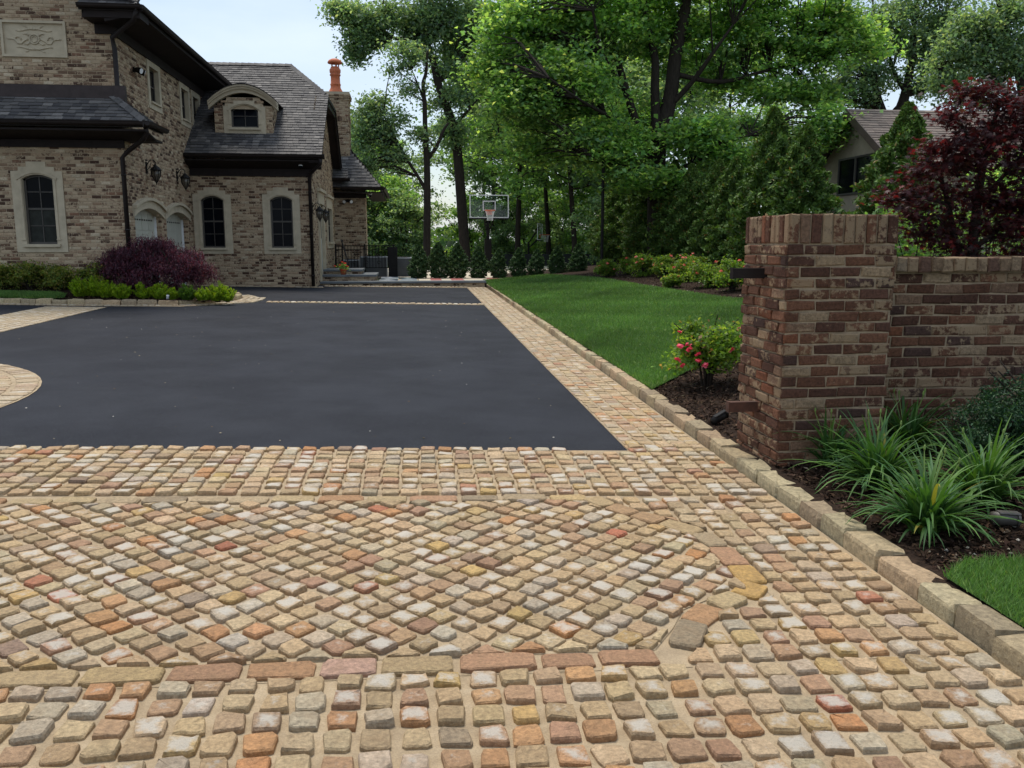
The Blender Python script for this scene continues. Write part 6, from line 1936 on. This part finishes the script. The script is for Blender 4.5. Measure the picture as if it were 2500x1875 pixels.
tag(blades('front_lawn_grass', [(2.325, 1.6), (2.325, 3.38), (2.5, 3.5), (2.8, 3.44), (3.3, 3.36), (4.2, 3.3), (4.2, 1.6)], 60000, lambda x, y: HR(x, y) + .022, .05, .004, LG, 202), 'corner of lawn at the lower right beside the kerb', 'grass', kind='stuff')
tag(blades('side_lawn_grass', [(-10, 18.7), (-8.6, 18.68), (-7.35, 18.60), (-7.15, 18.75), (-7.2, 18.95), (-7.45, 19.1), (-10, 19.2)], 16000, lambda x, y: bedz(x, y) + .015, .045, .006, LG, 203), 'strip of lawn below the front window shrubs', 'grass', kind='stuff')
def chips(name, rects, n, seed, cols, size, zf):
    r = np.random.default_rng(seed)
    pts = np.concatenate([np.stack([r.uniform(a, b_, int(n * w)), r.uniform(c, d, int(n * w))], 1) for a, b_, c, d, w in rects])
    if name != 'bed_chips':
        pts = np.array([p for p in pts if not inside(tuple(p), LAWN_R) and not inside(tuple(p), LAWN_F)])
    P3 = np.array([(x, y, zf(x, y) + .006 + abs(r.normal(0, .006))) for x, y in pts])
    V, F, C = leaves(P3, size, pal(cols, len(P3), .35, r), .45, .32, .0, r=r)
    return link(name, mesh_np(name, V, F, C, MAT['chip']))
CH = [((.045,.026,.017),5), ((.030,.018,.013),5), ((.075,.046,.030),3), ((.13,.085,.055),1.0), ((.20,.15,.10),.25)]
tag(chips('mulch_chips', [(2.36, 4.2, 3.3, 5.4, .34), (2.36, 4.2, 5.4, 9.6, .36), (5.2, 8.4, 12, 28, .3)], 26000, 211, CH, .045, HR), 'dark shredded bark mulch in the right-hand beds', 'mulch', kind='stuff')
tag(chips('bed_chips', [(-7.2, -4.2, 18.6, 20.2, 1.0)], 5000, 212, CH, .05, lambda x, y: bedz(x, y)), 'dark bark mulch in the left bed', 'mulch', kind='stuff')
P = Pieces()
r_ = random.Random(77)
vs_, fs_, cs_, bb = [], [], [], 0
for k in range(150):
    if k < 85: x, y = r_.uniform(2.42, 3.6), 3.45 + abs(r_.gauss(0, .35))
    else: x, y = r_.uniform(5.6, 7.6), r_.uniform(13, 22)
    if inside((x, y), LAWN_R) or inside((x, y), LAWN_F): continue
    s = r_.uniform(.005, .012) * (1 if k < 85 else 2.4); z = HR(x, y) + .01
    c = r_.choice([(.45,.38,.28), (.5,.45,.38), (.36,.28,.2)])
    for sx, sy, sz in ((1,0,0), (0,1,0), (-1,0,0), (0,-1,0), (0,0,.8), (0,0,-.8)):
        vs_.append((x + sx*s*r_.uniform(.7, 1.3), y + sy*s*r_.uniform(.7, 1.3), z + sz*s)); cs_.append((*c, 1))
    fs_ += [tuple(bb + i for i in f) for f in ((0,1,4),(1,2,4),(2,3,4),(3,0,4),(1,0,5),(2,1,5),(3,2,5),(0,3,5))]; bb += 6
me = bpy.data.meshes.new('pebbles'); me.from_pydata(vs_, [], fs_); set_cols(me, cs_); me.materials.append(MAT['kerb'])
tag(link('pebbles', me), 'pale pebbles scattered over the mulch', 'pebbles', kind='stuff')
# low far-off wood on the falling ground
r = np.random.default_rng(300); n = 26000
x = r.uniform(-70, 110, n); y = r.uniform(95, 130, n); top_ = -3.0 + 2.2 * np.sin(x * .13) + 1.5 * np.sin(x * .31 + 1) + 4.2
z = -3.4 + r.uniform(0, 1, n) ** .7 * (top_ + 3.4)
V, F, C = leaves(np.stack([x, y, z], 1), .9, pal([((.05,.11,.03),5), ((.075,.14,.035),4), ((.04,.085,.03),3)], n, .3, r), .8, .8, .1, r=r)
tag(link('distant_wood', mesh_np('distant_wood', V, F, C, MAT['leaf'])), 'low far-off wood beyond the trees', 'wood', kind='stuff')

r_ = random.Random(91); vs_, fs_, cs_, bb = [], [], [], 0
for k in range(150):
    y = r_.uniform(6.4, 18); x = r_.uniform(-.45 * y, 1.4)
    if inside((x, y), [(cxm + 2.9*math.cos(2*math.pi*i/24), cym + 2.9*math.sin(2*math.pi*i/24)) for i in range(24)]): continue
    s = r_.uniform(.004, .011); z = gz(x, y) + .004; c = r_.choice([(.45,.38,.26), (.5,.47,.42), (.16,.11,.06), (.10,.08,.05)]); a = r_.uniform(0, 6)
    for j in range(4):
        vs_.append((x + s*math.cos(a + j*1.57)*r_.uniform(.6, 1.4), y + s*math.sin(a + j*1.57)*r_.uniform(.6, 1.4), z + r_.uniform(0, .006))); cs_.append((*c, 1))
    vs_.append((x, y, z + .008)); cs_.append((*c, 1))
    fs_ += [(bb, bb+1, bb+4), (bb+1, bb+2, bb+4), (bb+2, bb+3, bb+4), (bb+3, bb, bb+4)]; bb += 5
me = bpy.data.meshes.new('drive_litter'); me.from_pydata(vs_, [], fs_); set_cols(me, cs_); me.materials.append(MAT['chip'])
tag(link('drive_litter', me), 'tiny pale grit and leaf bits on the asphalt', 'litter', kind='stuff')
